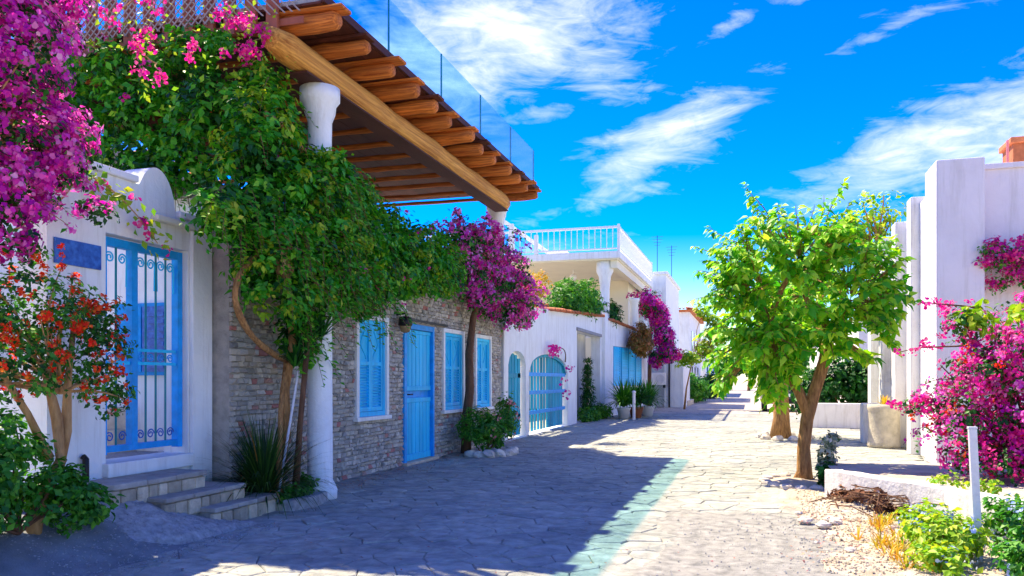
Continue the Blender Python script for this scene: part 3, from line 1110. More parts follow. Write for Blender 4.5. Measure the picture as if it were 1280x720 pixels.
for (a, b, c, d) in WINS:
    m = MB()
    t = 0.075
    sf.box(m, a - 0.005, a + t, c, d, -0.10, 0.045)
    sf.box(m, b - t, b + 0.005, c, d, -0.10, 0.045)
    sf.box(m, a - 0.005, b + 0.005, d, d + t, -0.10, 0.047)
    w = m.build('window', PLASTER, sh, bev=0.006)
    m = MB()
    sf.box(m, a - 0.04, b + 0.04, c - 0.06, c, -0.10, 0.075)
    m.build('sill', PLASTER, w, bev=0.008)
    m = MB()
    i0, i1 = a + t, b - t
    sf.box(m, i0, i0 + 0.05, c, d, -0.09, 0.012)
    sf.box(m, i1 - 0.05, i1, c, d, -0.09, 0.012)
    sf.box(m, i0 + 0.05, i1 - 0.05, d - 0.06, d, -0.09, 0.010)
    sf.box(m, i0 + 0.05, i1 - 0.05, c, c + 0.07, -0.09, 0.010)
    m.build('frame', BLUE, w, bev=0.005)
    mid = (i0 + i1) / 2
    for (u, v) in ((i0 + 0.054, mid - 0.003), (mid + 0.003, i1 - 0.054)):
        m = MB()
        zm = c + (d - c) * 0.53
        s_ = 0.055
        z0, z1 = c + 0.075, d - 0.065
        sf.box(m, u, u + s_, z0, z1, -0.06, -0.005)
        sf.box(m, v - s_, v, z0, z1, -0.06, -0.005)
        sf.box(m, u + s_, v - s_, z0, z0 + s_, -0.06, -0.007)
        sf.box(m, u + s_, v - s_, z1 - s_, z1, -0.06, -0.007)
        sf.box(m, u + s_, v - s_, zm, zm + s_, -0.06, -0.007)
        sf.box(m, u + s_, v - s_, z0 + s_, zm, -0.06, -0.045)
        sf.box(m, u + s_, v - s_, zm + s_, z1 - s_, -0.06, -0.035)
        nsl = 13
        for k in range(nsl):
            zz = z0 + s_ + (zm - z0 - s_) * k / nsl
            p = sf.p
            m.hexa([p(u + s_, zz, -0.044), p(u + s_, zz, -0.012), p(v - s_, zz, -0.012), p(v - s_, zz, -0.044),
                    p(u + s_, zz + 0.018, -0.044), p(u + s_, zz + 0.006, -0.012), p(v - s_, zz + 0.006, -0.012), p(v - s_, zz + 0.018, -0.044)])
        # raised curl on the upper panel
        zc_ = (zm + s_ + z1 - s_) / 2
        hh = (z1 - zm - 2 * s_) * 0.42
        uc, ww = (u + v) / 2, (v - u - 2 * s_) * 0.30
        sg = 1 if u < mid - 0.1 else -1
        m.tube([sf.p(uc + sg * ww * math.cos(q_ * 0.55) * (1 if q_ < 6 else 0.8), zc_ + hh * (q_ - 5) / 5, -0.032) for q_ in range(11)], 0.012, 5)
        m.build('shutter', BLUE, w)
# plank door
a, b, c, d = DOOR
m = MB()
sf.box(m, a, a + 0.10, 0.0, d, -0.2, 0.03)
sf.box(m, b - 0.07, b, 0.0, d, -0.2, 0.03)
sf.box(m, a + 0.10, b - 0.07, d - 0.09, d, -0.2, 0.028)
door = m.build('door', BLUE_D, sh, bev=0.006)
m = MB()
sf.box(m, a + 0.105, b - 0.075, 0.05, d - 0.095, -0.10, -0.062)
m.build('back_panel', BLUE_D, door)
n = 7
w = (b - a - 0.19) / n
for k in range(n):
    for (z0, z1) in ((1.30, d - 0.16), (0.16, 1.02)):
        m = MB()
        sf.box(m, a + 0.11 + k * w + 0.008, a + 0.11 + (k + 1) * w - 0.008, z0, z1, -0.062, -0.028)
        m.build('plank', BLUE, door, bev=0.006)
for z0, z1 in ((0.05, 0.16), (1.02, 1.10), (1.22, 1.30), (d - 0.16, d - 0.098)):
    m = MB()
    sf.box(m, a + 0.108, b - 0.078, z0, z1, -0.062, -0.015)
    m.build('rail', BLUE, door, bev=0.006)
m = MB()
m.tube([sf.p(a + 0.2, 1.16, -0.03), sf.p(a + 0.2, 1.16, 0.03), sf.p(a + 0.32, 1.16, 0.03)], 0.012, 6)
m.build('handle', IRON, door)
m = MB()
sf.box(m, a - 0.06, b + 0.05, -0.02, 0.045, -0.2, 0.10)
m.build('threshold', STONE_W, sh, bev=0.01)
m = MB()
sf.box(m, a - 0.02, b + 0.6, d + 0.045, d + 0.075, 0.0, 0.05)
m.build('door_rail', IRON, sh)
# lamp and pipe beside the door
lm = thing('wall_lamp', 'small black round lamp on the stone wall beside the blue plank door', 'lamp', (SX, 11.7, 2.3))
m = MB()
m.lathe([(0.02, 0.16), (0.10, 0.14), (0.115, 0.02), (0.10, 0.0), (0.02, -0.01)][::-1], SX + 0.16, 11.72, 2.26, 14)
m.build('hood', IRON, lm, smooth=True)
m = MB()
m.lathe([(0.02, -0.10), (0.07, -0.08), (0.095, 0.0), (0.09, 0.02)], SX + 0.16, 11.72, 2.25, 14)
m.build('globe', FROST, lm, smooth=True)
m = MB()
m.tube([(SX + 0.01, 11.72, 2.44), (SX + 0.16, 11.72, 2.46), (SX + 0.16, 11.72, 2.40)], 0.014, 6)
m.build('arm', IRON, lm)
m = MB()
m.box(SX + 0.016, SX + 0.12, 11.66, 11.84, 2.52, 3.40)
m.box(SX + 0.016, SX + 0.14, 11.63, 11.87, 2.50, 2.53)
tag(m.build('wall_duct', PLASTER, bev=0.012), 'short white duct running up the stone wall above the black lamp', 'duct')

# ================================================================== PERGOLA
pg = thing('pergola', 'honey coloured log pergola roof on white round columns', 'pergola', (-5.2, 12.0, 0))
pts = []
rad = []
for i in range(30):
    y = 7.40 + (15.85 - 7.40) * i / 29
    pts.append((-4.9 + 0.03 * mnoise.noise(Vector((y, 0, 0))), y, 5.04 + 0.035 * mnoise.noise(Vector((y * 0.8, 3, 0)))))
    rad.append(0.165 + 0.02 * mnoise.noise(Vector((y * 2, 8, 0))) - (0.05 if i in (0, 29) else 0))
MB().tube(pts, rad, 14).build('beam', WOOD_B, pg, smooth=True)
MB().tube([(-8.2, y, 5.04) for y in (7.8, 12, 16.6)], 0.15, 10).build('beam', WOOD_D, pg, smooth=True)
m = MB()
m.box(-5.04, -4.76, 7.9, 15.6, 4.84, 4.862)
m.build('beam_plate', WOOD_D, pg)
ends_ = [-4.30 + rnd.uniform(-0.10, 0.07) for k in range(13)]
for k in range(13):
    y = 7.80 + k * 0.715 + rnd.uniform(-0.05, 0.05)
    r = 0.094 * rnd.uniform(0.88, 1.15)
    pth, rr = [], []
    for i in range(22):
        x = ends_[k] - i * 0.28
        pth.append((x, y + 0.02 * mnoise.noise(Vector((x * 2, k * 7.1, 0))), 5.315 + 0.018 * mnoise.noise(Vector((x * 2.5, k * 3.3, 5)))))
        rr.append(r * (1 + 0.28 * mnoise.noise(Vector((x * 3, k * 5.7, 9)))) * (0.72 if i == 0 else 1) * (0.45 if x < -5.15 else 1))
    pth.insert(1, (pth[0][0] - 0.045, pth[0][1], pth[0][2]))
    rr.insert(1, r)
    MB().tube(pth, rr, 12, wob=0.22).build('rafter', WOOD, pg, smooth=True)
    m = MB()
    m.box(-5.12, -4.24 + rnd.uniform(-0.06, 0.05), y - 0.12, y + 0.11, 5.40, 5.438)
    m.build('batten', WOOD_D if k % 3 == 1 else WOOD, pg, bev=0.008)
for k in range(22):
    x0 = -4.42 - k * 0.25
    m = MB()
    m.box(x0 - 0.242, x0, 7.62, 16.62, 5.440, 5.462 + rnd.uniform(0, 0.003))
    m.build('plank', WOOD_D, pg)
m = MB()
m.box(-4.41, -4.37, 7.60, 16.62, 5.442, 5.535)
m.build('fascia', WOOD_D, pg)
m = MB()
m.box(-9.9, -4.45, 7.63, 16.61, 5.470, 5.52)
m.build('terrace_deck', RAMPC, pg)
for y, x, z0, up_ in ((8.42, -4.9, 0.0, 0.0), (16.25, -5.2, 3.54, 0.33)):
    m = MB()
    m.lathe([(0.20, z0 - 0.02), (0.205, z0 + 0.10), (0.18, z0 + 0.16), (0.15, z0 + 0.22), (0.142, (z0 + 4.2) / 2), (0.138, 4.2), (0.142, 4.45 + up_), (0.18, 4.55 + up_), (0.19, 4.64 + up_), (0.235, 4.70 + up_), (0.235, 4.84 + up_)], x, y, 0.0, 20)
    m.build('column', PLASTER, pg, smooth=True)
# glass balustrade on the roof
gb = thing('glass_balustrade', 'frameless tinted glass balustrade along the edge of the pergola roof', 'balustrade', (-4.5, 12, 5.56))
ys = [7.64, 9.45, 11.28, 13.1, 14.9, 16.6]
for y0, y1 in zip(ys[:-1], ys[1:]):
    m = MB()
    m.box(-4.508, -4.492, y0 + 0.012, y1 - 0.012, 5.53, 6.33)
    m.build('glass_panel', GLASS, gb)
    m = MB()
    m.box(-4.511, -4.489, y1 - 0.008, y1 + 0.008, 5.53, 6.33)
    m.build('joint_strip', TEAL, gb)
m = MB()
m.box(-4.54, -4.46, 7.62, 16.62, 5.521, 5.56)
m.build('channel', IRON, gb)
# lattice railing at the near end of the roof terrace
lr = thing('lattice_railing', 'red brown wooden lattice railing at the near end of the pergola roof', 'railing', (-7, 7.7, 5.5))
x = -9.3
while x < -4.75:
    m = MB()
    m.box(x - 0.07, x + 0.07, 7.54, 7.59, 5.20, 6.30)
    m.build('board', WOOD_R, lr, bev=0.006)
    x += 0.27
for z in (5.24, 6.22):
    m = MB()
    m.box(-9.5, -4.62, 7.59, 7.615, z, z + 0.08)
    m.build('rail', WOOD_R, lr, bev=0.006)
m = MB()
for i in range(56):
    x0 = -9.5 + i * 0.09
    for sg in (1, -1):
        xa, xb = (x0, x0 + 0.92) if sg > 0 else (x0 + 0.92, x0)
        yo = 7.51 if sg > 0 else 7.52
        if max(xa, xb) > -4.6:
            continue
        m.hexa([(xa - 0.011, yo - 0.004, 5.34), (xa + 0.011, yo - 0.004, 5.34), (xa + 0.011, yo + 0.004, 5.34), (xa - 0.011, yo + 0.004, 5.34),
                (xb - 0.011, yo - 0.004, 6.26), (xb + 0.011, yo - 0.004, 6.26), (xb + 0.011, yo + 0.004, 6.26), (xb - 0.011, yo + 0.004, 6.26)])
m.build('lattice', LATTICE, lr, kind='stuff')

# ================================================================== VINE AND FLOWERS ON THE LEFT
vine = thing('climbing_vine', 'dense green climber hanging from the pergola beside the white house', 'vine', (-4.9, 7.9, 0))
V = [(-7.9, 7.42, 4.42, 0.95, 0.20, 0.86), (-6.7, 7.42, 4.40, 0.95, 0.20, 0.90), (-5.75, 7.36, 4.45, 0.65, 0.25, 0.88), (-8.7, 7.42, 4.45, 0.9, 0.20, 0.75),
     (-4.95, 7.35, 3.6, 0.42, 0.6, 0.9), (-4.80, 8.05, 3.30, 0.42, 0.7, 0.75), (-4.85, 7.5, 2.55, 0.38, 0.55, 0.5), (-4.80, 8.25, 2.6, 0.35, 0.6, 0.42),
     (-5.0, 6.75, 3.05, 0.30, 0.42, 0.32, 0.8), (-4.95, 9.2, 3.2, 0.42, 0.8, 0.70), (-4.95, 10.3, 3.15, 0.42, 0.8, 0.60), (-4.95, 11.4, 3.25, 0.42, 0.8, 0.55),
     (-5.0, 12.5, 3.35, 0.42, 0.7, 0.50), (-5.02, 8.1, 1.95, 0.25, 0.30, 0.40, 1.1), (-5.0, 9.6, 2.55, 0.3, 0.5, 0.25), (-5.2, 7.75, 4.45, 0.3, 0.35, 0.55, 0.9),
     (-5.35, 9.9, 3.9, 0.35, 0.7, 0.35, 0.6), (-5.3, 11.2, 3.85, 0.3, 0.6, 0.3, 0.5), (-6.3, 7.3, 3.75, 0.75, 0.22, 0.35), (-4.75, 7.35, 2.95, 0.25, 0.35, 0.30), (-4.75, 8.6, 2.6, 0.3, 0.5, 0.35), (-4.9, 9.7, 2.75, 0.3, 0.6, 0.35), (-4.95, 10.7, 2.95, 0.3, 0.6, 0.3), (-4.95, 12.3, 3.12, 0.3, 0.6, 0.25)]
V += [(-4.75, 8.45, 3.85, 0.22, 0.3, 0.35, 0.7), (-4.66, 8.30, 3.55, 0.14, 0.24, 0.60, 1.6), (-4.68, 8.42, 2.75, 0.14, 0.24, 0.5, 1.5), (-7.3, 7.36, 5.0, 1.5, 0.14, 0.22, 0.8)]
P_, N_, cc, co_ = clump_points(V, 1300, 26, 0.15, shell=0.40)
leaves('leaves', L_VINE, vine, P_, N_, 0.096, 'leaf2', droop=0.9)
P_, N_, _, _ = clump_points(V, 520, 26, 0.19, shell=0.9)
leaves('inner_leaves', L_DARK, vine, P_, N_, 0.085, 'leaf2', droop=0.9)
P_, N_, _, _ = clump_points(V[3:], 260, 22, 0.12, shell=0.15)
leaves('bright_outer_leaves', L_LIME, vine, P_ + np.array([0.03, -0.03, 0.0]), N_, 0.075, 'leaf2', droop=0.9)  # lime clumps paint bright, lit-looking leaves onto the shaded vine
# hanging sprays
PP, NN, TT = [], [], []
tw = MB()
for i in range(330):
    e = V[rnd.randrange(4, len(V))]
    s0 = Vector((e[0] + rnd.uniform(0.2, 1) * e[3], e[1] + rnd.uniform(-1, 1) * e[4], e[2] + rnd.uniform(-0.9, 0.6) * e[5]))
    L = rnd.uniform(0.25, 0.75) * (0.6 if s0.y > 10 else 1)
    if s0.y > 10 and s0.z - 0.35 * L < 2.62:
        continue
    dv = Vector((rnd.uniform(0.1, 0.5), rnd.uniform(-0.8, 0.8), rnd.uniform(-0.2, 0.6)))
    pth = [s0 + dv * (L * t) + Vector((0, 0, -1)) * (L * 0.9 * t * t) for t in (0, 0.25, 0.5, 0.75, 1)]
    tw.tube(pth, [0.006, 0.005, 0.004, 0.003, 0.002], 4)
    for t in np.linspace(0.1, 1, int(L * 34)):
        p = s0 + dv * (L * t) + Vector((0, 0, -1)) * (L * 0.9 * t * t)
        PP.append(p)
        NN.append((0.5 + rnd.uniform(-.3, .3), rnd.uniform(-.5, .3), 0.8))
        TT.append((rnd.uniform(-1, 1), rnd.uniform(-1, 1), rnd.uniform(-0.7, 0.2)))
leaves('sprays', L_SPRAY, vine, np.array(PP), np.array(NN), 0.075, 'leaf2', T=np.array(TT, float))
tw.build('twigs', BARK_D, vine, kind='stuff')
trunk = [(-4.98, 7.72, 0.0), (-5.0, 7.70, 0.35), (-4.97, 7.82, 0.8), (-5.02, 7.86, 1.3), (-4.98, 7.95, 1.8), (-5.05, 8.0, 2.4), (-5.0, 8.2, 3.0)]
MB().tube(trunk, [0.075, 0.055, 0.05, 0.05, 0.045, 0.04, 0.03], 9, wob=0.5).build('trunk', BARK, vine, smooth=True)
MB().tube([(-4.93, 7.62, 0.0), (-4.95, 7.64, 0.5), (-5.0, 7.76, 1.1), (-5.03, 7.9, 1.6)], [0.05, 0.035, 0.03, 0.025], 7, wob=0.5).build('trunk', BARK, vine, smooth=True)
MB().tube(bez((-5.0, 7.85, 1.62), (-4.9, 6.6, 1.85), (-4.86, 6.35, 2.55), (-4.95, 7.75, 2.85), 18), taper(0.034, 0.026, 19), 9, wob=0.5).build('branch', BARK, vine, smooth=True)
MB().tube(bez((-4.9, 7.3, 4.2), (-4.75, 7.9, 4.1), (-4.8, 8.2, 3.8), (-4.8, 8.3, 3.2), 10), taper(0.03, 0.022, 11), 7, wob=0.3).build('branch', BARK_P, vine, smooth=True)
MB().tube([(-4.92, 7.55, 0.05), (-4.9, 7.95, 1.5)], 0.014, 6).build('stake', STEEL, vine)
fc = np.array([cc[i] + co_[i] * 0.16 for i in rng.choice(len(cc), 46, replace=False)])
bracts('flowers', F_PINK, vine, fc, np.tile([0.6, -0.4, 0.5], (len(fc), 1)), 6, 0.055, 0.05)

# spiky plant half way up and the grassy clump below
sp = thing('spiky_plant', 'spiky dark green leaves fanning out against the white column', 'plant', (-4.95, 8.25, 1.6))
m = MB()
for c, n_, l in (((-4.80, 7.95, 1.75), 46, 0.5), ((-4.72, 8.15, 1.9), 46, 0.55), ((-4.85, 7.8, 1.55), 40, 0.45)):
    blades(m, c, n_, l, 0.016, (0.4, 2.2))
m.build('blades', L_DARK, sp)
MB().tube([(-4.92, 7.9, 0.0), (-4.88, 7.95, 0.9), (-4.80, 7.97, 1.75)], [0.045, 0.035, 0.03], 7, wob=0.3).build('stem', BARK_D, sp, smooth=True)
gc = thing('grassy_clump', 'large dark clump of arching strap leaves beside the stone steps', 'plant', (-5.1, 7.55, 0))
m = MB()
blades(m, (-5.12, 7.60, 0.05), 620, 1.0, 0.009, (0.2, 2.4))
m.build('blades', L_OLIVE, gc)
m = MB()
blades(m, (-5.12, 7.60, 0.05), 30, 1.0, 0.007, (0.6, 2.2))
m.build('pale_blades', L_BROWN, gc)
P_, N_, _, _ = clump_points([(-4.9, 8.1, 0.18, 0.12, 0.16, 0.12), (-4.9, 7.8, 0.16, 0.12, 0.3, 0.10)], 40, 20, 0.08)
pb = thing('bed_plants', 'low green plants in the narrow bed behind the pale kerb', 'plant', (-4.9, 8.0, 0.1))
leaves('leaves', L_MID, pb, P_, N_, 0.06, 'leaf2')
m = MB()
m.prism([(-4.80, 7.46), (-4.68, 7.48), (-4.62, 7.9), (-4.68, 8.22), (-4.80, 8.22), (-4.74, 7.9)], -0.02, 0.12)
tag(m.build('planter_kerb', RAMPC, bev=0.02), 'low pale kerb at the foot of the climbing vine', 'kerb')
m = MB()
m.prism([(-5.44, 7.46), (-4.79, 7.47), (-4.73, 7.9), (-4.79, 8.22), (-5.44, 8.22)], -0.02, 0.07)
m.build('bed_soil', TERRACE)['kind'] = 'structure'
# hanging lantern in the leaves
ln = thing('lantern', 'old brass lantern hanging among the vine leaves', 'lantern', (-4.72, 7.75, 2.6))
LX, LY, LZ = -4.66, 7.30, 2.50
MB().lathe([(0.015, 0.36), (0.06, 0.34), (0.12, 0.28), (0.14, 0.26), (0.14, 0.24)][::-1], LX, LY, LZ, 8).build('cap', BRONZE, ln)
MB().lathe([(0.07, 0.0), (0.12, 0.22), (0.12, 0.235)], LX, LY, LZ, 8).build('glass', FROST, ln)
for k in range(8):
    a = 2 * math.pi * (k) / 8
    MB().tube([(LX + 0.075 * math.cos(a), LY + 0.075 * math.sin(a), LZ), (LX + 0.125 * math.cos(a), LY + 0.125 * math.sin(a), LZ + 0.24)], 0.008, 5).build('rib', BRONZE, ln)
MB().lathe([(0.01, -0.07), (0.04, -0.04), (0.065, 0.0), (0.065, 0.02)], LX, LY, LZ, 8).build('base', BRONZE, ln)
MB().tube([(LX, LY, LZ + 0.36), (LX, LY, LZ + 0.8)], 0.006, 5).build('chain', IRON, ln)

# big bougainvillea in the upper left corner
b1 = thing('bougainvillea', 'big purple magenta bougainvillea hanging over the white wall at the upper left', 'bougainvillea', (-5.3, 4.8, 2.4))
E1 = [(-5.3, 4.55, 3.85, 0.40, 0.58, 0.50), (-5.3, 4.72, 3.15, 0.38, 0.52, 0.46), (-5.3, 5.12, 3.25, 0.25, 0.22, 0.34), (-5.2, 4.45, 2.62, 0.3, 0.32, 0.36), (-5.4, 4.75, 4.42, 0.4, 0.62, 0.28),
      (-5.3, 5.45, 2.84, 0.12, 0.14, 0.08, .6), (-5.3, 3.9, 3.5, 0.5, 0.5, 0.9), (-5.6, 4.6, 4.75, 0.4, 0.9, 0.25)]
P_, N_, cc, co_ = clump_points(E1, 360, 20, 0.12, shell=0.45)
leaves('leaves', L_DARK, b1, P_, N_, 0.055, 'leaf2')
P_, N_, cc, co_ = clump_points(E1, 760, 1, 0.12, shell=0.22)
q3 = len(cc) * 2 // 3
bracts('flowers', F_MAG, b1, cc[:q3], co_[:q3], 26, 0.066, 0.046)
bracts('pale_flowers', F_LIGHT, b1, cc[q3:] + co_[q3:] * 0.05, co_[q3:], 22, 0.062, 0.044)  # paler outer bunches put pink-white highlights into the flower colour
flower_sprays(b1, E1[:5], 60, 0.24, F_LIGHT, BARK_P, 0.042, 8, L_MID)
m = MB()
twigs(m, (-5.62, 4.2, 2.2), [tuple(c) for c in cc[:30]], 0.02, 0.005)
MB().tube([(-5.62, 3.9, 0.2), (-5.6, 4.0, 1.2), (-5.62, 4.2, 2.3)], [0.06, 0.05, 0.04], 8, wob=0.4).build('trunk', BARK_P, b1, smooth=True)
m.build('twigs', BARK_P, b1, kind='stuff')
# pink sprigs that trail over the lattice and the gate
b2 = thing('bougainvillea', 'loose pink bougainvillea sprigs trailing over the lattice railing at the top', 'bougainvillea', (-5.3, 7.0, 4.8))
cs = []
m = MB()
for (x, y, z, n_, s) in ((-5.2, 5.75, 4.75, 12, 0.24), (-5.2, 6.1, 4.95, 10, 0.22), (-5.2, 6.55, 4.62, 3, 0.06), (-5.2, 5.98, 4.22, 9, 0.13), (-5.1, 7.15, 5.1, 22, 0.25), (-5.05, 7.4, 4.98, 14, 0.2), (-5.2, 5.35, 4.85, 10, 0.2)):
    for i in range(n_):
        cs.append((x + rnd.gauss(0, s * 0.5), y + rnd.gauss(0, s * 0.6), z + rnd.gauss(0, s * 0.6)))
    twigs(m, (-5.35, y + 0.25, z + 0.15), [cs[-1], cs[-2]], 0.008, 0.003)
m.build('twigs', BARK_P, b2, kind='stuff')
cs = np.array(cs)
bracts('flowers', F_PINK, b2, cs, np.tile([0.5, -0.6, 0.3], (len(cs), 1)), 14, 0.055, 0.042)
P_ = np.repeat(cs, 4, axis=0) + rng.normal(size=(len(cs) * 4, 3)) * 0.13
leaves('leaves', L_LIME, b2, P_, rng.normal(size=P_.shape) + np.array([0.5, -0.4, 0.8]), 0.055, 'leaf2')
# sprig over the gate
b3 = thing('bougainvillea', 'short pink bougainvillea sprig with lime leaves lying over the top of the iron gate', 'bougainvillea', (-5.5, 6.2, 2.9))
stem = bez((-5.6, 5.45, 3.22), (-5.5, 5.8, 3.2), (-5.5, 6.1, 3.0), (-5.5, 6.42, 2.72), 10)
MB().tube(stem, taper(0.01, 0.004, 11), 5).build('twigs', BARK_P, b3, kind='stuff')
cs = np.array([stem[i] for i in (3, 6, 8, 8, 9, 9, 10)]) + rng.normal(size=(7, 3)) * 0.05
bracts('flowers', F_PINK, b3, cs, np.tile([0.8, -0.4, 0.3], (7, 1)), 8, 0.05, 0.045)
P_ = np.array([stem[i % 11] for i in range(90)]) + rng.normal(size=(90, 3)) * 0.06
leaves('leaves', L_LIME, b3, P_, rng.normal(size=P_.shape) * 0.5 + np.array([0.8, -0.3, 0.5]), 0.085, 'leaf2')

# red flowering shrub with the forked pale trunk
lt = thing('flowering_shrub', 'dark green shrub covered in orange red flowers with a forked pale trunk', 'shrub', (-5.2, 4.85, 0.3))
E3 = [(-5.2, 4.70, 1.95, 0.36, 0.58, 0.38), (-5.15, 5.15, 1.65, 0.32, 0.40, 0.40), (-5.15, 4.55, 1.55, 0.35, 0.40, 0.30), (-5.2, 5.4, 1.85, 0.22, 0.22, 0.30), (-5.1, 5.38, 1.30, 0.14, 0.22, 0.18, .8), (-5.25, 4.1, 1.9, 0.4, 0.5, 0.5), (-5.2, 4.7, 2.36, 0.22, 0.35, 0.14, 0.6)]
P_, N_, cc, co_ = clump_points(E3, 330, 18, 0.10, shell=0.4)
hf = len(P_) // 2
leaves('leaves', L_DARK, lt, P_[:hf], N_[:hf], 0.05, 'leaf2')
leaves('light_leaves', L_MID, lt, P_[hf:], N_[hf:], 0.048, 'leaf2')
P_, N_, cc, co_ = clump_points(E3, 260, 1, 0.05, shell=0.15)
bracts('flowers', F_RED, lt, cc, co_, 18, 0.028, 0.028)
m = MB()
twigs(m, (-5.15, 4.95, 1.3), [tuple(c) for c in cc[:26]], 0.014, 0.004)
m.build('twigs', BARK_P, lt, kind='stuff')
MB().tube([(-5.12, 4.68, 0.25), (-5.13, 4.76, 0.55), (-5.12, 4.92, 0.78), (-5.13, 4.90, 1.1), (-5.15, 4.80, 1.5)], [0.062, 0.05, 0.046, 0.034, 0.024], 10, wob=0.7).build('trunk', BARK_P, lt, smooth=True)
MB().tube([(-5.12, 4.90, 0.72), (-5.12, 4.98, 1.0), (-5.13, 5.0, 1.35), (-5.18, 5.1, 1.8)], [0.038, 0.034, 0.028, 0.02], 8, wob=0.7).build('trunk', BARK_P, lt, smooth=True)
MB().tube([(-5.16, 4.85, 0.80), (-5.18, 4.68, 1.15), (-5.2, 4.45, 1.5)], [0.038, 0.03, 0.02], 8, wob=0.5).build('branch', BARK_P, lt, smooth=True)
# leafy shrub at its foot
ls = thing('leafy_shrub', 'bright green leafy shrub in the lower left corner below the red flowers', 'shrub', (-5.1, 4.6, 0.3))
E4 = [(-5.2, 4.45, 0.80, 0.30, 0.36, 0.40), (-5.05, 4.85, 0.52, 0.24, 0.32, 0.24), (-5.15, 4.1, 0.6, 0.35, 0.4, 0.4), (-5.0, 5.05, 0.42, 0.18, 0.22, 0.18)]
P_, N_, cc, co_ = clump_points(E4, 240, 24, 0.10, shell=0.5)
leaves('leaves', L_MID, ls, P_, N_, 0.065, 'leaf2')
m = MB()
twigs(m, (-5.12, 4.55, 0.28), [tuple(c) for c in cc[:22]], 0.014, 0.005)
m.build('stems', BARK_D, ls, kind='stuff')

# ------------------------------------------------------------------ bougainvillea on the stone house
b4 = thing('bougainvillea', 'purple pink bougainvillea climbing a thin trunk at the far end of the stone house', 'bougainvillea', (-5.2, 14.6, 0))
E5 = [(-5.0, 14.6, 3.75, 0.5, 0.85, 0.50), (-4.9, 15.5, 3.5, 0.55, 0.8, 0.62), (-4.85, 16.3, 3.2, 0.45, 0.5, 0.48), (-5.0, 15.0, 3.1, 0.42, 0.7, 0.42), (-4.9, 16.0, 2.85, 0.4, 0.5, 0.32), (-4.95, 16.4, 3.6, 0.4, 0.5, 0.4), (-5.0, 13.7, 3.45, .45, .7, .45), (-4.95, 13.2, 3.9, .4, .6, .35), (-4.9, 14.2, 3.0, .3, .4, .28, .8), (-4.85, 14.4, 4.1, .4, .7, .28), (-4.8, 16.9, 2.75, .25, .3, .3, .7)]
P_, N_, cc, co_ = clump_points(E5, 330, 22, 0.15, shell=0.6)
leaves('leaves', L_DARK, b4, P_, N_, 0.075, 'leaf2')
P_, N_, cc, co_ = clump_points(E5, 520, 1, 0.12, shell=0.30)
bracts('flowers', F_PINK, b4, cc[:170], co_[:170], 16, 0.11, 0.064)
bracts('flowers', F_MAG, b4, cc[170:300], co_[170:300], 16, 0.11, 0.064)
bracts('pale_flowers', F_LIGHT, b4, cc[300:], co_[300:], 16, 0.10, 0.064)
flower_sprays(b4, E5, 90, 0.55, F_LIGHT, BARK_D, 0.062, 8, L_MID, -0.25)
P_, N_, _, _ = clump_points(E5, 90, 14, 0.16, shell=0.2)
leaves('bright_outer_leaves', L_MID, b4, P_, N_, 0.08, 'leaf2')
P_, N_, cc2, co2 = clump_points([(-5.0, 18.7, 3.7, 0.35, 0.5, 0.35)], 60, 14, 0.12)
leaves('yellow_leaves', L_YELLOW, b4, P_, N_, 0.07, 'leaf2')
MB().tube([(-5.22, 14.35, 0.0), (-5.25, 14.45, 0.6), (-5.2, 14.5, 1.2), (-5.26, 14.62, 1.9), (-5.2, 14.7, 2.6), (-5.1, 14.9, 3.2)], [0.10, 0.08, 0.075, 0.065, 0.06, 0.04], 9, wob=0.5).build('trunk', BARK_D, b4, smooth=True)
m = MB()
twigs(m, (-5.12, 14.85, 3.0), [tuple(c) for c in cc[:26]], 0.022, 0.006)
m.build('branches', BARK_D, b4, kind='stuff')
# flowering shrub and stones at its foot
fs = thing('rose_shrub', 'green shrub with blush flowers at the foot of the stone house wall', 'shrub', (-4.85, 14.2, 0))
E6 = [(-4.85, 14.1, 0.50, 0.38, 0.45, 0.42), (-4.7, 14.7, 0.48, 0.35, 0.40, 0.38), (-4.6, 15.1, 0.75, 0.2, 0.28, 0.4)]
P_, N_, cc, co_ = clump_points(E6, 150, 22, 0.12)
leaves('leaves', L_MID, fs, P_, N_, 0.10, 'narrow')
P_, N_, cc, co_ = clump_points(E6, 20, 1, 0.05, shell=0.15)
bracts('flowers', F_BLUSH, fs, cc, co_, 9, 0.04, 0.045)
m = MB()
twigs(m, (-4.85, 14.3, 0.0), [tuple(c) for c in cc[:14]], 0.014, 0.005)
m.build('stems', BARK_D, fs, kind='stuff')


def rock(c, r, seed, flat=0.7):
    mb = MB()
    n, k = 9, 6
    vs = []
    for i in range(1, k):
        ph = math.pi * i / k
        for j in range(n):
            th = 2 * math.pi * j / n
            d = Vector((math.sin(ph) * math.cos(th), math.sin(ph) * math.sin(th), math.cos(ph)))
            q = 1 + 0.32 * mnoise.noise(d * 1.6 + Vector((seed, seed * 2.3, 0)))
            vs.append((c[0] + d.x * r * q, c[1] + d.y * r * q, c[2] + d.z * r * flat * q))
    t, b = len(vs), len(vs) + 1
    vs += [(c[0], c[1], c[2] + r * flat), (c[0], c[1], c[2] - r * flat)]
    f = []
    for i in range(k - 2):
        for j in range(n):
            j2 = (j + 1) % n
            f.append((i * n + j, (i + 1) * n + j, (i + 1) * n + j2, i * n + j2))
    for j in range(n):
        j2 = (j + 1) % n
        f.append((t, j, j2))
        f.append((b, (k - 2) * n + j2, (k - 2) * n + j))
    return mb.add(vs, f)


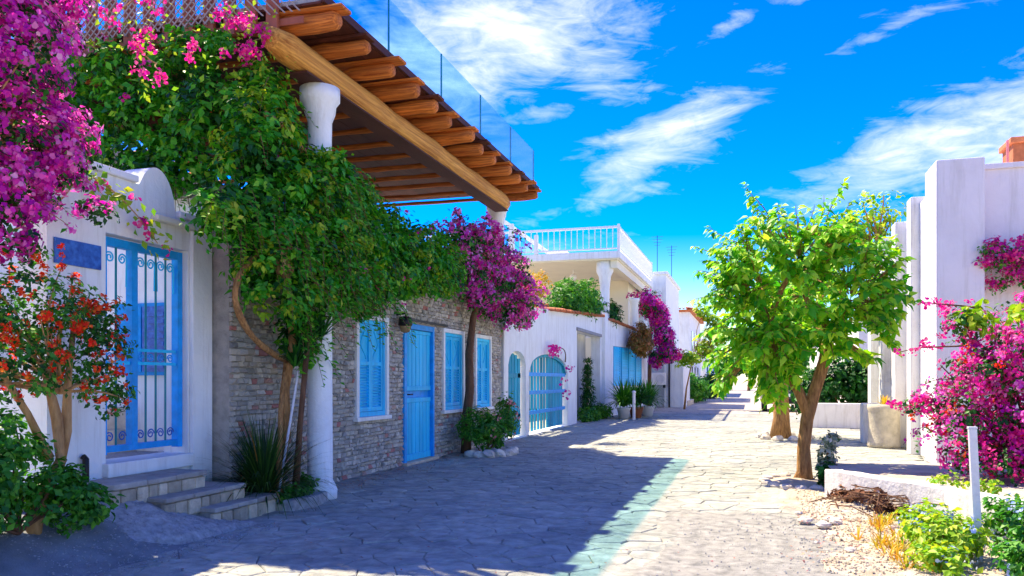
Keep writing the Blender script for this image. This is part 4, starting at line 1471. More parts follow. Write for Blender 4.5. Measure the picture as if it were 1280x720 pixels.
for k in range(8):
    a = -2.0 + k * 0.42
    c = (-4.75 + 0.42 * math.cos(a), 14.35 + 0.62 * math.sin(a), 0.04)
    tag(rock(c, rnd.uniform(0.10, 0.15), k * 3.1).build('edging_stone', PALE_ROCK), 'pale stone edging the bed of the blush flowered shrub', 'stone', 'stones round the rose shrub bed')

# ================================================================== WHITE GARDEN WALL WITH BLUE GATES
gw = thing('garden_wall', 'long white garden wall with turquoise arched gates and tile coping', 'wall', (-5.4, 24, 0))
gx = Frame(-5.42, 17.32, 0.0, 1.0)     # a from 0 to 13.1 along +Y


def gtop(a):
    return 3.14 + 0.052 * a


def arch(a0, a1, zs, rise):
    m_, h = (a0 + a1) / 2, (a1 - a0) / 2
    return lambda a: zs + rise * math.sqrt(max(0.0, 1 - ((a - m_) / h) ** 2))


G1, G2, NI = (0.45, 1.95), (2.25, 6.7), (8.05, 12.2)
wall_strips(MB(), gx, [0, 13.2], gtop, [(G1[0], G1[1], 0.0, arch(G1[0], G1[1], 1.75, 0.35)), (G2[0], G2[1], 0.0, arch(G2[0], G2[1], 1.62, 0.5)), (NI[0], NI[1], 0.0, 3.0)], -0.35, 0.0, base=-0.02).build('wall', PLASTER, gw)
m = MB()
gx.box(m, NI[0] - 0.3, NI[1] + 0.3, -0.02, 3.3, -0.75, -0.62)
m.build('niche_back', surf('grey_render', (0.42, 0.42, 0.40), rough=0.95, scale=3, var=0.12, bump=0.3, bscale=30), gw)
m = MB()
gx.box(m, NI[0] - 0.1, NI[1] + 0.1, 3.0, 3.10, 0.0, 0.05)
m.build('lintel', surf('grey_lintel', (0.3, 0.3, 0.3), rough=0.9), gw)
m = MB()
gx.box(m, -0.02, 0.2, -0.02, 3.2, 0.0, 0.05)
gx.box(m, 12.55, 13.2, -0.02, 3.95, 0.0, 0.12)
m.build('pier', PLASTER, gw, bev=0.015)
# section beyond the corner
gx2 = Frame(-5.40, 30.52, 0.75, 5.6)
wall_strips(MB(), gx2, [0, 6.2], lambda a: 3.75 - 0.05 * a, [(1.0, 5.3, 1.15, 2.75)], -0.35, 0.0, base=-0.02).build('wall', PLASTER, gw)
wn = MB()
gx2.box(wn, 0.95, 5.35, 1.06, 1.15, -0.2, 0.06)
wn = wn.build('window', PLASTER, gw)
m = MB()
gx2.box(m, 0.9, 5.4, 1.0, 2.8, -0.34, -0.30)
m.build('pane', DARKGLASS, wn)
for k in range(4):
    m = MB()
    u = 1.02 + k * 1.07
    gx2.box(m, u, u + 0.92, 1.17, 2.73, -0.06, 0.0)
    for q in range(14):
        z = 1.27 + q * 0.10
        gx2.trap(m, u + 0.10, u + 0.82, z, z, z + 0.06, z + 0.06, 0.0, 0.025)
    gx2.box(m, u, u + 0.09, 1.17, 2.73, 0.0, 0.03)
    gx2.box(m, u + 0.83, u + 0.92, 1.17, 2.73, 0.0, 0.03)
    m.build('shutter', BLUE, wn)
# terracotta coping tiles
bt = MB()
n = 7
for i in range(2):
    for j in range(n + 1):
        t = math.pi * j / n
        bt.v.append((-0.28 + 0.62 * i, 0.105 * math.cos(t) * (1 - 0.12 * i), 0.105 * math.sin(t) * (1 - 0.12 * i) + 0.0 - 0.06 * i))
    for j in range(n + 1):
        t = math.pi * j / n
        bt.v.append((-0.28 + 0.62 * i, 0.085 * math.cos(t) * (1 - 0.12 * i), 0.085 * math.sin(t) * (1 - 0.12 * i) - 0.06 * i))
k2 = 2 * (n + 1)
for j in range(n):
    bt.f += [(j, j + 1, k2 + j + 1, k2 + j), (n + 1 + j, k2 + n + 1 + j, k2 + n + 2 + j, n + 2 + j), (j, n + 1 + j, n + 2 + j, j + 1), (k2 + j, k2 + j + 1, k2 + n + 2 + j, k2 + n + 1 + j)]
tilem = bt.mesh('tile')
tilem.materials.append(TILE)
a = 0.9
while a < 12.3:
    if not (3.6 < a < 4.2):
        zb = gtop(a) + (0.10 if a < 3.6 else 0.02)
        p = gx.p(a, zb, -0.17)
        place('tile', tilem, gw, (p[0], p[1], zb + rnd.uniform(-0.01, 0.015)), (1, 1, 1), (0, 0, rnd.uniform(-0.06, 0.06)))
    a += 0.205
a = 0.5
while a < 6.0:
    p = gx2.p(a, 0, -0.17)
    place('tile', tilem, gw, (p[0], p[1], 3.78 - 0.05 * a + rnd.uniform(-0.01, 0.015)), (1, 1, 1), (0, 0, -0.13))
    a += 0.205
# gates: first one swung open, second closed with a lattice half
gA = MB()
go = Frame(*gx.p(G1[1] - 0.02, 0, -0.05)[:2], 0.55, -0.9)
gate1 = thing('arched_gate', 'narrow turquoise plank gate standing open in the white wall', 'gate', gx.p(G1[1], 0, 0))
for k in range(6):
    m = MB()
    u = k * 0.225
    zt = 1.72 + 0.33 * math.sqrt(max(0, 1 - ((u + 0.11 - 0.68) / 0.72) ** 2))
    gx.box(m, G1[0] + 0.04 + u, G1[0] + 0.04 + u + 0.212, 0.05, zt, -0.20 + 0.01 * k, -0.16 + 0.01 * k)
    m.build('plank', AQUA, gate1, bev=0.006)
for z in (0.45, 1.45):
    m = MB()
    gx.box(m, G1[0] + 0.05, G1[1] - 0.08, z, z + 0.12, -0.145, -0.11)
    m.build('rail', AQUA, gate1, bev=0.006)
gate2 = thing('arched_gate', 'wide turquoise double gate with open lattice and plank leaves in the white wall', 'gate', gx.p(4.5, 0, 0))
ar = arch(G2[0], G2[1], 1.58, 0.48)
u = G2[0] + 0.05
k = 0
while u < G2[1] - 0.2:
    solid = u > 4.6
    w = 0.20 if solid else 0.09
    m = MB()
    gx.trap(m, u, u + w, 0.05, 0.05, ar(u), ar(min(u + w, G2[1])), -0.16, -0.12 + 0.006 * (k % 3))
    m.build('plank', AQUA, gate2, bev=0.006)
    u += w + (0.012 if solid else 0.24)
    k += 1
for z in (0.5, 1.02, 1.5):
    m = MB()
    gx.box(m, G2[0] + 0.05, G2[1] - 0.05, z, z + 0.10, -0.115, -0.07)
    m.build('rail', BLUE_D, gate2, bev=0.006)
m = MB()
for i in range(13):
    a0 = G2[0] + (G2[1] - G2[0]) * i / 13
    a1 = G2[0] + (G2[1] - G2[0]) * (i + 1) / 13
    gx.trap(m, a0, a1, ar(a0) - 0.02, ar(a1) - 0.02, ar(a0) + 0.05, ar(a1) + 0.05, -0.2, -0.05)
m.build('arch_rail', AQUA, gate2)
# garden seen behind the gate
m = MB()
m.box(-9.2, -9.0, 17.4, 30, 0, 3.0)
tag(m.build('inner_wall', PLASTER), 'white courtyard wall glimpsed through the turquoise lattice gate', 'wall')
b5 = thing('bougainvillea', 'little magenta sprig reaching over the turquoise lattice gate', 'bougainvillea', (-5.35, 21.5, 2.1))
stem = bez((-5.4, 23.6, 1.95), (-5.2, 23.0, 2.35), (-5.2, 22.2, 2.4), (-5.25, 21.3, 2.2), 10)
MB().tube(stem, taper(0.02, 0.008, 11), 5).build('twigs', BARK_D, b5, kind='stuff')
cs = np.array([(-5.2, 21.2, 2.2), (-5.2, 21.6, 2.25), (-5.2, 21.4, 2.3), (-5.2, 21.8, 2.2), (-5.2, 21.0, 2.1), (-5.2, 23.3, 1.75), (-5.25, 22.6, 1.35), (-5.2, 23.0, 1.0)])
bracts('flowers', F_PINK, b5, cs, np.tile([1, -0.3, 0.3], (len(cs), 1)), 14, 0.13, 0.09)
# niche plants
np1 = thing('cypress_plant', 'slender dark conifer standing in the grey niche of the white wall', 'shrub', (-5.6, 28.0, 0))
E7 = [(-5.65, 28.2, 0.5, 0.25, 0.55, 0.5), (-5.65, 28.25, 1.2, 0.2, 0.40, 0.5), (-5.65, 28.3, 1.8, 0.14, 0.22, 0.5)]
P_, N_, cc, co_ = clump_points(E7, 130, 26, 0.13)
leaves('leaves', L_DARK, np1, P_, N_, 0.10, 'narrow', droop=-0.6)
MB().tube([(-5.66, 28.2, 0), (-5.66, 28.25, 1.0), (-5.66, 28.3, 2.1)], [0.05, 0.04, 0.01], 6).build('trunk', BARK_D, np1)
np2 = thing('low_shrub', 'low bright green shrub at the foot of the grey niche', 'shrub', (-5.3, 27.0, 0))
P_, N_, cc, co_ = clump_points([(-5.3, 26.8, 0.2, 0.3, 1.1, 0.25), (-5.2, 28.6, 0.25, 0.3, 0.9, 0.3)], 120, 22, 0.14)
leaves('leaves', L_MID, np2, P_, N_, 0.10, 'leaf2')
MB().tube([(-5.3, 26.8, 0), (-5.3, 26.8, 0.2)], 0.03, 6).build('stem', BARK_D, np2)

# ================================================================== BALCONY HOUSE
bh = thing('balcony_house', 'cream and white house with a railed roof balcony on a column behind the garden wall', 'house', (-7.5, 36, 0))
m = MB()
m.box(-14.0, -4.9, 30.9, 41.6, 6.14, 6.42)
m.build('balcony_slab', PLASTER, bh, bev=0.02)
m = MB()
m.box(-13.9, -5.0, 31.0, 41.5, 6.10, 6.138)
m.build('ceiling', CREAM, bh)
m = MB()
m.box(-5.32, -5.06, 31.2, 41.4, 5.80, 6.098)
m.build('edge_beam', CREAM, bh)
m = MB()
m.box(-13.8, -5.6, 37.8, 41.5, 0, 6.098)
m.build('wall', CREAM, bh)
for (x, y) in ((-5.6, 31.5), (-5.3, 41.0)):
    m = MB()
    m.lathe([(0.26, 0.0), (0.2, 0.3), (0.19, 5.0), (0.24, 5.5), (0.34, 5.7), (0.34, 6.09)], x, y, 0, 14)
    m.build('column', PLASTER, bh, smooth=True)
for (x0, x1) in ((-8.2, -7.1), (-12, -10.6)):
    m = MB()
    m.box(x0, x1, 37.74, 37.80, 3.4, 5.3)
    wn = m.build('window', WHITEPAINT, bh)
    m = MB()
    m.box(x0 + 0.1, x1 - 0.1, 37.70, 37.738, 3.5, 5.2)
    m.build('pane', DARKGLASS, wn)
rl = MB()
rl.box(-13.9, -4.93, 30.93, 30.99, 7.32, 7.40)
rl.box(-13.9, -4.93, 30.935, 30.985, 6.50, 6.55)
rl.box(-4.99, -4.93, 30.99, 41.55, 7.32, 7.40)
rl.box(-4.985, -4.935, 30.99, 41.55, 6.50, 6.55)
rl = rl.build('railing', GREYPAINT, bh)
m = MB()
m.box(-0.014, 0.014, -0.014, 0.014, 0, 0.77)
bm_ = m.mesh('baluster')
bm_.materials.append(GREYPAINT)
for i in range(38):
    place('baluster', bm_, rl, (-4.96 - 0.235 * (i + 1), 30.96, 6.55))
for i in range(44):
    place('baluster', bm_, rl, (-4.96, 30.96 + 0.235 * (i + 1), 6.55))
for q_ in ((-5.01, -4.91, 30.91, 31.01, 6.42, 7.46), (-9.4, -9.22, 30.88, 31.02, 6.42, 7.7), (-8.35, -8.20, 30.88, 31.02, 6.42, 7.2), (-5.0, -4.91, 41.45, 41.55, 6.42, 7.46)):
    m = MB()
    m.box(*q_)
    m.build('rail_post', PLASTER, bh, bev=0.01)
m = MB()
m.hexa([(-10.2, 31.2, 7.95), (-9.95, 31.2, 7.95), (-9.95, 31.4, 7.95), (-10.2, 31.4, 7.95), (-10.2, 31.2, 8.15), (-9.95, 31.2, 8.15), (-9.95, 31.4, 8.15), (-10.2, 31.4, 8.15)])
m.add([(-9.95, 31.2, 7.95), (-7.9, 31.2, 6.45), (-7.9, 31.4, 6.45), (-9.95, 31.4, 7.95), (-9.95, 31.2, 8.15), (-7.9, 31.2, 6.65), (-7.9, 31.4, 6.65), (-9.95, 31.4, 8.15)],
      [(3, 2, 1, 0), (4, 5, 6, 7), (0, 1, 5, 4), (1, 2, 6, 5), (2, 3, 7, 6), (3, 0, 4, 7)])
m.build('stair_parapet', PLASTER, bh, bev=0.01)
m = MB()
m.box(-8.6, -7.7, 34.0, 34.6, 6.42, 7.0)
m.box(-7.2, -6.4, 33.6, 34.2, 6.42, 6.85)
m.build('roof_planter', CREAM, bh)
m = MB()
m.tube([(-7.3, 33.4, 6.10), (-7.3, 33.4, 5.9)], 0.02, 6)
m.lathe([(0.03, -0.16), (0.12, -0.12), (0.16, 0.0), (0.1, 0.1)], -7.3, 33.4, 5.80, 12)
tag(m.build('porch_lamp', WHITEPAINT), 'small round white lamp under the balcony ceiling', 'lamp')


def bush(name, label, ells, mat, nclump, per, cr, size, shape='leaf2', base=None, droop=0.4, stem=True):
    e = ells[0]
    t = thing(name, label, 'bush', (e[0], e[1], base if base is not None else 0))
    P_, N_, cc, co_ = clump_points(ells, nclump, per, cr)
    leaves('leaves', mat, t, P_, N_, size, shape, droop=droop)
    if stem:
        m = MB()
        twigs(m, (e[0], e[1], base if base is not None else 0.0), [tuple(c) for c in cc[:14]], 0.03, 0.008)
        m.build('stems', BARK_D, t, kind='stuff')
    return t


bush('balcony_bush', 'large round green bush rising above the tiled white garden wall', [(-5.75, 26.3, 4.0, 0.6, 1.7, 0.75), (-5.75, 28.0, 4.2, 0.6, 1.6, 0.75), (-5.75, 24.9, 3.9, 0.5, 0.9, 0.5)], L_MID, 340, 26, 0.22, 0.17, 'narrow', base=3.3, droop=-0.2)
bush('balcony_bush', 'smaller dark bush between the garden wall corner and the white post', [(-5.6, 32.2, 4.05, 0.5, 1.3, 0.6)], L_DARK, 130, 24, 0.2, 0.16, 'narrow', base=3.3, droop=-0.2)
ptc = thing('gate_post', 'white round post rising above the garden wall beside the bougainvillea', 'post', (-4.75, 34.2, 3.4))
MB().lathe([(0.2, 0.0), (0.18, 0.1), (0.18, 1.45), (0.24, 1.5), (0.24, 1.6)], -4.85, 34.4, 3.3, 14).build('shaft', PLASTER, ptc, smooth=True)
P_, N_, cc, co_ = clump_points([(-4.85, 34.4, 5.05, 0.3, 0.3, 0.14)], 22, 6, 0.1)
leaves('leaves', F_CRIM, ptc, P_, N_, 0.1, 'leaf2')

b6 = thing('bougainvillea', 'tall deep magenta bougainvillea cascading beside the far white post', 'bougainvillea', (-4.2, 35.5, 0))
E8 = [(-4.35, 35.6, 4.75, 0.5, 0.9, 0.65), (-3.95, 35.8, 4.2, 0.45, 0.9, 0.7), (-3.75, 35.6, 3.3, 0.5, 0.8, 0.6), (-3.45, 35.2, 2.55, 0.55, 0.7, 0.42), (-4.0, 35.2, 2.35, 0.35, 0.6, 0.4)]
P_, N_, cc, co_ = clump_points(E8, 150, 18, 0.2)
leaves('leaves', L_DARK, b6, P_, N_, 0.12, 'leaf2')
P_, N_, cc, co_ = clump_points(E8, 330, 1, 0.1, shell=0.28)
bracts('flowers', F_CRIM, b6, cc[:150], co_[:150], 18, 0.17, 0.10)
bracts('flowers', F_MAG, b6, cc[150:], co_[150:], 18, 0.17, 0.10)
MB().tube([(-4.45, 36.4, 0), (-4.4, 36.2, 2.0), (-4.3, 35.9, 4.0)], [0.1, 0.08, 0.05], 7).build('trunk', BARK_D, b6, smooth=True)
b7 = thing('hanging_creeper', 'brown and yellow creeper hanging in a ball over the blue window', 'plant', (-4.5, 33.5, 3.2))
P_, N_, cc, co_ = clump_points([(-4.45, 33.4, 3.05, 0.45, 0.8, 0.72)], 150, 24, 0.18)
leaves('leaves', L_BROWN, b7, P_, N_, 0.11, 'leaf2', droop=1.2)
MB().tube([(-4.6, 34.2, 3.7), (-4.5, 33.8, 3.5), (-4.45, 33.4, 3.1)], 0.03, 6).build('stem', BARK_D, b7)

# potted plants under the blue window
for (x, y, lab, potm, rr) in ((-4.45, 28.9, 'spiky palm in a white pot nearest the grey niche', WHITEPAINT, 0.24), (-4.10, 29.6, 'spiky palm in a clay pot in the middle of the three pots', TERRAPOT, 0.26),
                              (-3.85, 30.8, 'spiky palm in a white tub farthest along the white wall', WHITEPAINT, 0.28)):
    t = thing('potted_plant', lab, 'potted plant', (x, y, 0), 'potted palms by the white wall')
    MB().lathe([(rr * 0.7, 0.0), (rr, 0.34), (rr * 1.08, 0.35), (rr * 1.08, 0.40), (rr * 0.9, 0.40), (rr * 0.88, 0.36)], x, y, 0, 14).build('pot', potm, t, smooth=True)
    m = MB()
    blades(m, (x, y, 0.42), 260, 1.1, 0.034, (0.3, 2.5))
    m.build('fronds', L_MID if potm is WHITEPAINT else L_DARK, t)
m = MB()
m.tube([(-3.98, 28.2, -0.02), (-3.98, 28.2, 0.95)], 0.055, 10)
m.lathe([(0.07, 0.95), (0.07, 1.0), (0.02, 1.03)], -3.98, 28.2, 0, 10)
tag(m.build('bollard', WHITEPAINT, smooth=False), 'slim white bollard in front of the potted palms', 'bollard')

# ================================================================== FAR HOUSES ON THE LEFT
h3 = thing('white_house', 'plain white block of a house just beyond the railed balcony', 'house', (-6, 45, 0))
m = MB()
m.box(-12, -4.3, 42.2, 50, 0, 6.9)
m.build('wall', PLASTER, h3)
m = MB()
m.box(-4.32, -3.35, 41.6, 46.0, -0.01, 2.55)
m.build('annexe', PLASTER, h3, bev=0.02)
m = MB()
m.box(-4.1, -4.02, 41.5, 41.6, 0, 2.5)
m.build('dark_pipe', IRON, h3)
h3r = MB()
h3r.box(-12.1, -4.2, 42.1, 50.1, 6.9, 7.05)
h3r.build('parapet', PLASTER, h3, bev=0.02)
ac = thing('air_conditioner', 'white air conditioner unit fixed to the far white annexe wall', 'air conditioner', (-4.0, 41.4, 1.2))
m = MB()
m.box(-4.95, -4.2, 41.2, 41.55, 1.15, 1.78)
m.build('casing', WHITEPAINT, ac, bev=0.02)
MB().tube([(-4.48, 41.19, 1.46), (-4.48, 41.16, 1.46)], 0.22, 18).build('grille', STEEL, ac)
m = MB()
m.box(-4.9, -4.8, 41.25, 41.6, 1.0, 1.149)
m.box(-4.35, -4.25, 41.25, 41.6, 1.0, 1.149)
m.build('bracket', IRON, ac)


def roof_tiles(parent, x0, x1, y0, y1, z, face):
    """a short run of barrel tiles along an eave"""
    n = int((y1 - y0 if face == 'x' else x1 - x0) / 0.24)
    for i in range(n):
        if face == 'x':
            place('tile', tilem, parent, (x1 - 0.1, y0 + 0.24 * (i + 0.5), z), (1.2, 1.15, 1.1))
        else:
            place('tile', tilem, parent, (x0 + 0.24 * (i + 0.5), y0 + 0.1, z), (1.2, 1.15, 1.1), (0, 0, -math.pi / 2))


h4 = thing('tiled_house', 'far white house with a terracotta eave and dark narrow windows', 'house', (-6, 60, 0))
m = MB()
m.box(-12, -3.95, 54, 66, 0, 5.9)
m.build('wall', PLASTER, h4)
m = MB()
m.box(-12.2, -3.7, 53.8, 66.2, 5.9, 6.05)
m.build('eave', TILE, h4)
roof_tiles(h4, -8.4, -3.7, 53.8, 66, 6.12, 'y')
roof_tiles(h4, -8.4, -3.75, 53.8, 66, 6.12, 'x')
for (y0, z0) in ((55.2, 3.3), (58, 3.3), (61, 3.3), (64, 3.3), (55.2, 0.9), (58, 0.9), (61, 0.9)):
    m = MB()
    m.box(-3.95, -3.90, y0, y0 + 1.0, z0, z0 + 1.5)
    wn = m.build('window', GREYPAINT, h4)
    m = MB()
    m.box(-3.899, -3.88, y0 + 0.08, y0 + 0.92, z0 + 0.08, z0 + 1.42)
    m.build('pane', DARKGLASS, wn)
for (x0, z0) in ((-5.6, 3.2), (-7.4, 3.2)):
    m = MB()
    m.box(x0, x0 + 0.8, 53.95, 54.0, z0, z0 + 1.7)
    wn = m.build('window', GREYPAINT, h4)
    m = MB()
    m.box(x0 + 0.07, x0 + 0.73, 53.92, 53.949, z0 + 0.07, z0 + 1.63)
    m.build('pane', DARKGLASS, wn)
for (x, y, h_, lab) in ((-6.4, 57, 5.6, 'taller thin aerial mast above the far tiled house'), (-5.5, 58.0, 5.0, 'shorter thin aerial mast above the far tiled house')):
    t = thing('aerial', lab, 'antenna', (x, y, 6), 'aerials on the far roof')
    MB().tube([(x, y, 6.0), (x, y, 6.0 + h_)], 0.022, 6).build('mast', IRON, t)
    m = MB()
    for q in range(4):
        m.tube([(x - 0.4 + 0.07 * q, y, 6.0 + h_ - 0.2 * q - 0.1), (x + 0.4 - 0.07 * q, y, 6.0 + h_ - 0.2 * q - 0.1)], 0.010, 4)
    m.build('rods', IRON, t)
h5 = thing('white_house', 'farthest white house closing the left side of the street', 'house', (-7, 76, 0))
m = MB()
m.box(-13, -3.7, 68, 88, 0, 4.6)
m.build('wall', PLASTER, h5)
m = MB()
m.box(-13.1, -3.6, 67.9, 88.1, 4.6, 4.8)
m.build('parapet', PLASTER, h5)
for y0 in (70, 74, 78, 82):
    m = MB()
    m.box(-3.7, -3.66, y0, y0 + 1.2, 1.0, 2.8)
    wn = m.build('window', BLUE, h5)
    m = MB()
    m.box(-3.659, -3.64, y0 + 0.1, y0 + 1.1, 1.1, 2.7)
    m.build('pane', DARKGLASS, wn)
bush('street_bush', 'rounded green bush on the left kerb in front of the tiled house', [(-3.5, 50.5, 0.95, 0.8, 1.6, 0.95), (-3.3, 54.0, 0.8, 0.7, 1.5, 0.8)], L_MID, 160, 20, 0.32, 0.22)
bush('street_bush', 'dark green bush farther on beyond the tiled house', [(-3.0, 63, 0.9, 0.8, 2.4, 1.0)], L_DARK, 110, 20, 0.35, 0.25)
m = MB()
m.box(-4.3, -3.3, 44, 48.5, -0.02, 0.28)
tag(m.build('planter_kerb', STONE_W, bev=0.03), 'low tan stone planter edge below the far white annexe', 'kerb')


def tree(name, label, base, trunk_pts, trunk_r, ells, mat, nclump, per, cr, size, shape='leaf2', group=None, bark=BARK):
    t = thing(name, label, 'tree', base, group)
    MB().tube(trunk_pts, trunk_r, 9, wob=0.4).build('trunk', bark, t, smooth=True)
    P_, N_, cc, co_ = clump_points(ells, nclump, per, cr, shell=0.5)
    leaves('crown', mat, t, P_, N_, size, shape, droop=0.8)
    m = MB()
    twigs(m, trunk_pts[-1], [tuple(c) for c in cc[:30]], trunk_r[-1] * 0.6, 0.015, 6, 0.12)
    m.build('limbs', bark, t, kind='stuff')
    return t


for k, (x, y, h_) in enumerate(((-0.4, 108, 6.5), (2.0, 104, 7.5), (-3.6, 112, 6.0), (4.6, 100, 7.0))):
    tree('street_tree', ['small dark round tree closing the end of the street', 'taller dark tree at the end of the street behind the parked car', 'low dark tree beyond the last house on the left', 'dark tree beyond the last house on the right'][k], (x, y, 0),
         [(x, y, 0), (x + 0.1, y, h_ * 0.3), (x, y, h_ * 0.5)], [0.2, 0.16, 0.12],
         [(x, y, h_ * 0.62, 2.0, 2.0, h_ * 0.34), (x + 0.9, y, h_ * 0.5, 1.3, 1.3, 1.3), (x - 1.0, y, h_ * 0.52, 1.2, 1.2, 1.2)], L_MID if k % 2 else L_DARK, 170, 24, 0.5, 0.34, group='trees at the end of the street')

# ================================================================== TREES ON THE RIGHT
t1 = thing('mulberry_tree', 'bright lime green tree with a leaning brown trunk in the paving', 'tree', (0.7, 11.9, 0))
tp = [(0.68, 11.9, -0.03), (0.69, 11.9, 0.12), (0.70, 11.9, 0.45), (0.73, 11.92, 0.85), (0.84, 11.97, 1.25), (0.98, 12.02, 1.7), (1.02, 12.05, 2.1)]
MB().tube(tp, [0.15, 0.108, 0.092, 0.088, 0.084, 0.078, 0.066], 14, wob=0.35).build('trunk', BARK, t1, smooth=True)
MB().tube([(0.74, 11.93, 0.95), (0.62, 11.92, 1.25), (0.40, 11.9, 1.6), (0.22, 11.85, 2.1)], [0.085, 0.07, 0.06, 0.045], 10, wob=0.35).build('branch', BARK, t1, smooth=True)
CROWN = [(0.70, 11.9, 2.75, 1.15, 1.05, 0.85), (0.0, 11.75, 2.95, 0.62, 0.8, 0.62), (1.40, 11.85, 2.75, 0.62, 0.8, 0.72), (0.55, 11.6, 3.35, 0.85, 0.75, 0.45), (-0.25, 11.8, 2.3, 0.40, 0.6, 0.42),
         (0.25, 11.6, 1.85, 0.50, 0.6, 0.42), (-0.40, 11.8, 1.75, 0.26, 0.4, 0.26), (0.42, 11.5, 1.35, 0.26, 0.35, 0.22), (1.45, 11.7, 2.0, 0.42, 0.55, 0.36), (1.1, 11.7, 3.25, 0.5, 0.6, 0.45), (1.75, 11.8, 2.5, 0.3, 0.5, 0.35), (1.62, 11.7, 1.62, 0.14, 0.25, 0.16, 0.5), (-0.15, 11.6, 1.5, 0.42, 0.45, 0.36), (0.9, 11.4, 1.95, 0.4, 0.4, 0.3), (-0.55, 11.8, 2.7, 0.3, 0.5, 0.4), (0.28, 11.5, 1.25, 0.2, 0.3, 0.25)]
limb_mb = MB()
tw_mb = MB()
heads = [Vector((0.22, 11.85, 2.1)), Vector((1.02, 12.05, 2.1)), Vector((0.7, 11.9, 2.6)), Vector((1.3, 11.9, 2.5)), Vector((0.1, 11.8, 2.7)), Vector((0.6, 11.7, 3.0))]
for h_ in heads[2:]:
    p = limb(heads[1] if h_.x > 0.65 else heads[0], h_, 0.1)
    limb_mb.tube(p, taper(0.05, 0.028, len(p)), 7)
PP, NN, TT = [], [], []
wts = [(e[6] if len(e) > 6 else 1) * (e[3] * e[4] * e[5]) ** (2 / 3) for e in CROWN]


def spray(root, tip, nl):
    p = limb(root, tip, 0.12, 6)
    tw_mb.tube(p, taper(0.010, 0.003, len(p)), 4)
    for i in range(nl):
        t = 0.35 + 0.65 * (i + rnd.random()) / nl
        k = t * (len(p) - 1)
        a0 = p[int(min(k, len(p) - 2))]
        b0 = p[int(min(k, len(p) - 2)) + 1]
        q = a0.lerp(b0, k - int(min(k, len(p) - 2)))
        d = (b0 - a0).normalized()
        sd = d.cross(Vector((0, 0, 1))).normalized() * (1 if i % 2 else -1)
        T = sd * 0.8 + d * 0.55 + Vector((rnd.gauss(0, .3), rnd.gauss(0, .3), -0.75 + rnd.gauss(0, .4)))
        PP.append(q + sd * 0.02)
        TT.append(T)
        NN.append(Vector((rnd.gauss(-0.25, .5), rnd.gauss(-0.25, .5), 0.9)) + d * 0.35)


for i in range(700):
    e = rnd.choices(CROWN, wts)[0]
    d = Vector((rnd.gauss(0, 1), rnd.gauss(0, 1), rnd.gauss(0, 1))).normalized()
    tip = Vector((e[0] + d.x * e[3], e[1] + d.y * e[4], e[2] + d.z * e[5])) * 1.0
    root = min(heads, key=lambda h_: (h_ - tip).length)
    rt = tip.lerp(root, min(0.75, 0.42 / max(0.2, (root - tip).length)))
    spray(rt, tip, rnd.randint(9, 14))
for (tip, n_) in (((-0.10, 11.85, 4.2), 20), ((-0.02, 11.8, 3.95), 16), ((1.20, 11.85, 4.12), 20), ((1.3, 11.8, 3.85), 16), ((-0.82, 11.9, 3.35), 16), ((-0.66, 11.8, 3.1), 14), ((0.95, 11.8, 3.95), 14), ((0.35, 11.7, 3.85), 14), ((2.1, 11.8, 2.45), 16), ((-0.6, 11.8, 3.62), 14),
                  ((-0.75, 11.9, 2.0), 12), ((-0.88, 11.9, 2.55), 10), ((0.15, 11.6, 1.0), 12), ((1.85, 11.8, 3.3), 12)):
    tip = Vector(tip)
    c = Vector((0.7, 11.9, 2.9))
    spray(tip.lerp(c, 0.45), tip, n_)
limb_mb.build('limbs', BARK, t1, smooth=True, kind='stuff')
tw_mb.build('twigs', BARK, t1, kind='stuff')
PP, NN, TT = np.array(PP), np.array(NN), np.array(TT)
order = np.argsort(PP[:, 1])
near, far = order[:300], order[300:]
leaves('leaves', L_TREE, t1, PP[far], NN[far], 0.128, 'broad', T=TT[far], kind='stuff')
sv, sfc = SHAPES['broad']
lmeshes = []
for k in range(4):
    me = np_mesh('leaf', sv * (1 + rng.normal(size=sv.shape) * 0.06), np.array(sfc))
    me.materials.append(L_TREE)
    lmeshes.append(me)
for i in near:
    n_ = Vector(NN[i]).normalized()
    t_ = Vector(TT[i])
    t_ = (t_ - n_ * t_.dot(n_)).normalized()
    b_ = t_.cross(n_)
    M_ = Matrix((b_, t_, n_)).transposed()
    s = 0.130 * rnd.uniform(0.5, 1.4)
    place('leaf', lmeshes[rnd.randrange(4)], t1, PP[i], (s, s, s), M_.to_euler())
# ring of stones at its foot
for k in range(11):
    a = math.pi * (0.55 + 1.15 * k / 10) + 0.3
    c = (0.68 + 0.52 * math.cos(a), 11.55 + 0.75 * math.sin(a), 0.015)
    tag(rock(c, rnd.uniform(0.07, 0.11), k * 4.7 + 50, 0.55).build('edging_stone', PALE_ROCK), 'pale edging stone round the foot of the lime green tree', 'stone', 'stones round the tree pit')
m = sheet(0.22, 1.02, 10.85, 12.2, 16, 24, lambda x, y: 0.012 + 0.025 * (1 + nz(x, y, 3, 4)) * max(0, 1 - ((x - 0.62) / 0.4) ** 2) * max(0, 1 - ((y - 11.5) / 0.68) ** 2), lambda x, y: ((x - 0.62) / 0.4) ** 2 + ((y - 11.5) / 0.68) ** 2 < 1)
m.build('tree_pit_soil', SOIL, smooth=True)['kind'] = 'structure'
vp = thing('variegated_plant', 'small dark and white leaved plant beside the tree trunk', 'plant', (0.92, 11.0, 0))
P_, N_, cc, co_ = clump_points([(0.93, 11.0, 0.38, 0.10, 0.12, 0.22), (0.95, 11.0, 0.62, 0.07, 0.08, 0.12)], 26, 14, 0.06)
leaves('leaves', L_SILVER, vp, P_, N_, 0.09, 'leaf2')
P_, N_, cc, co_ = clump_points([(0.93, 11.0, 0.2, 0.14, 0.16, 0.2)], 24, 16, 0.07)
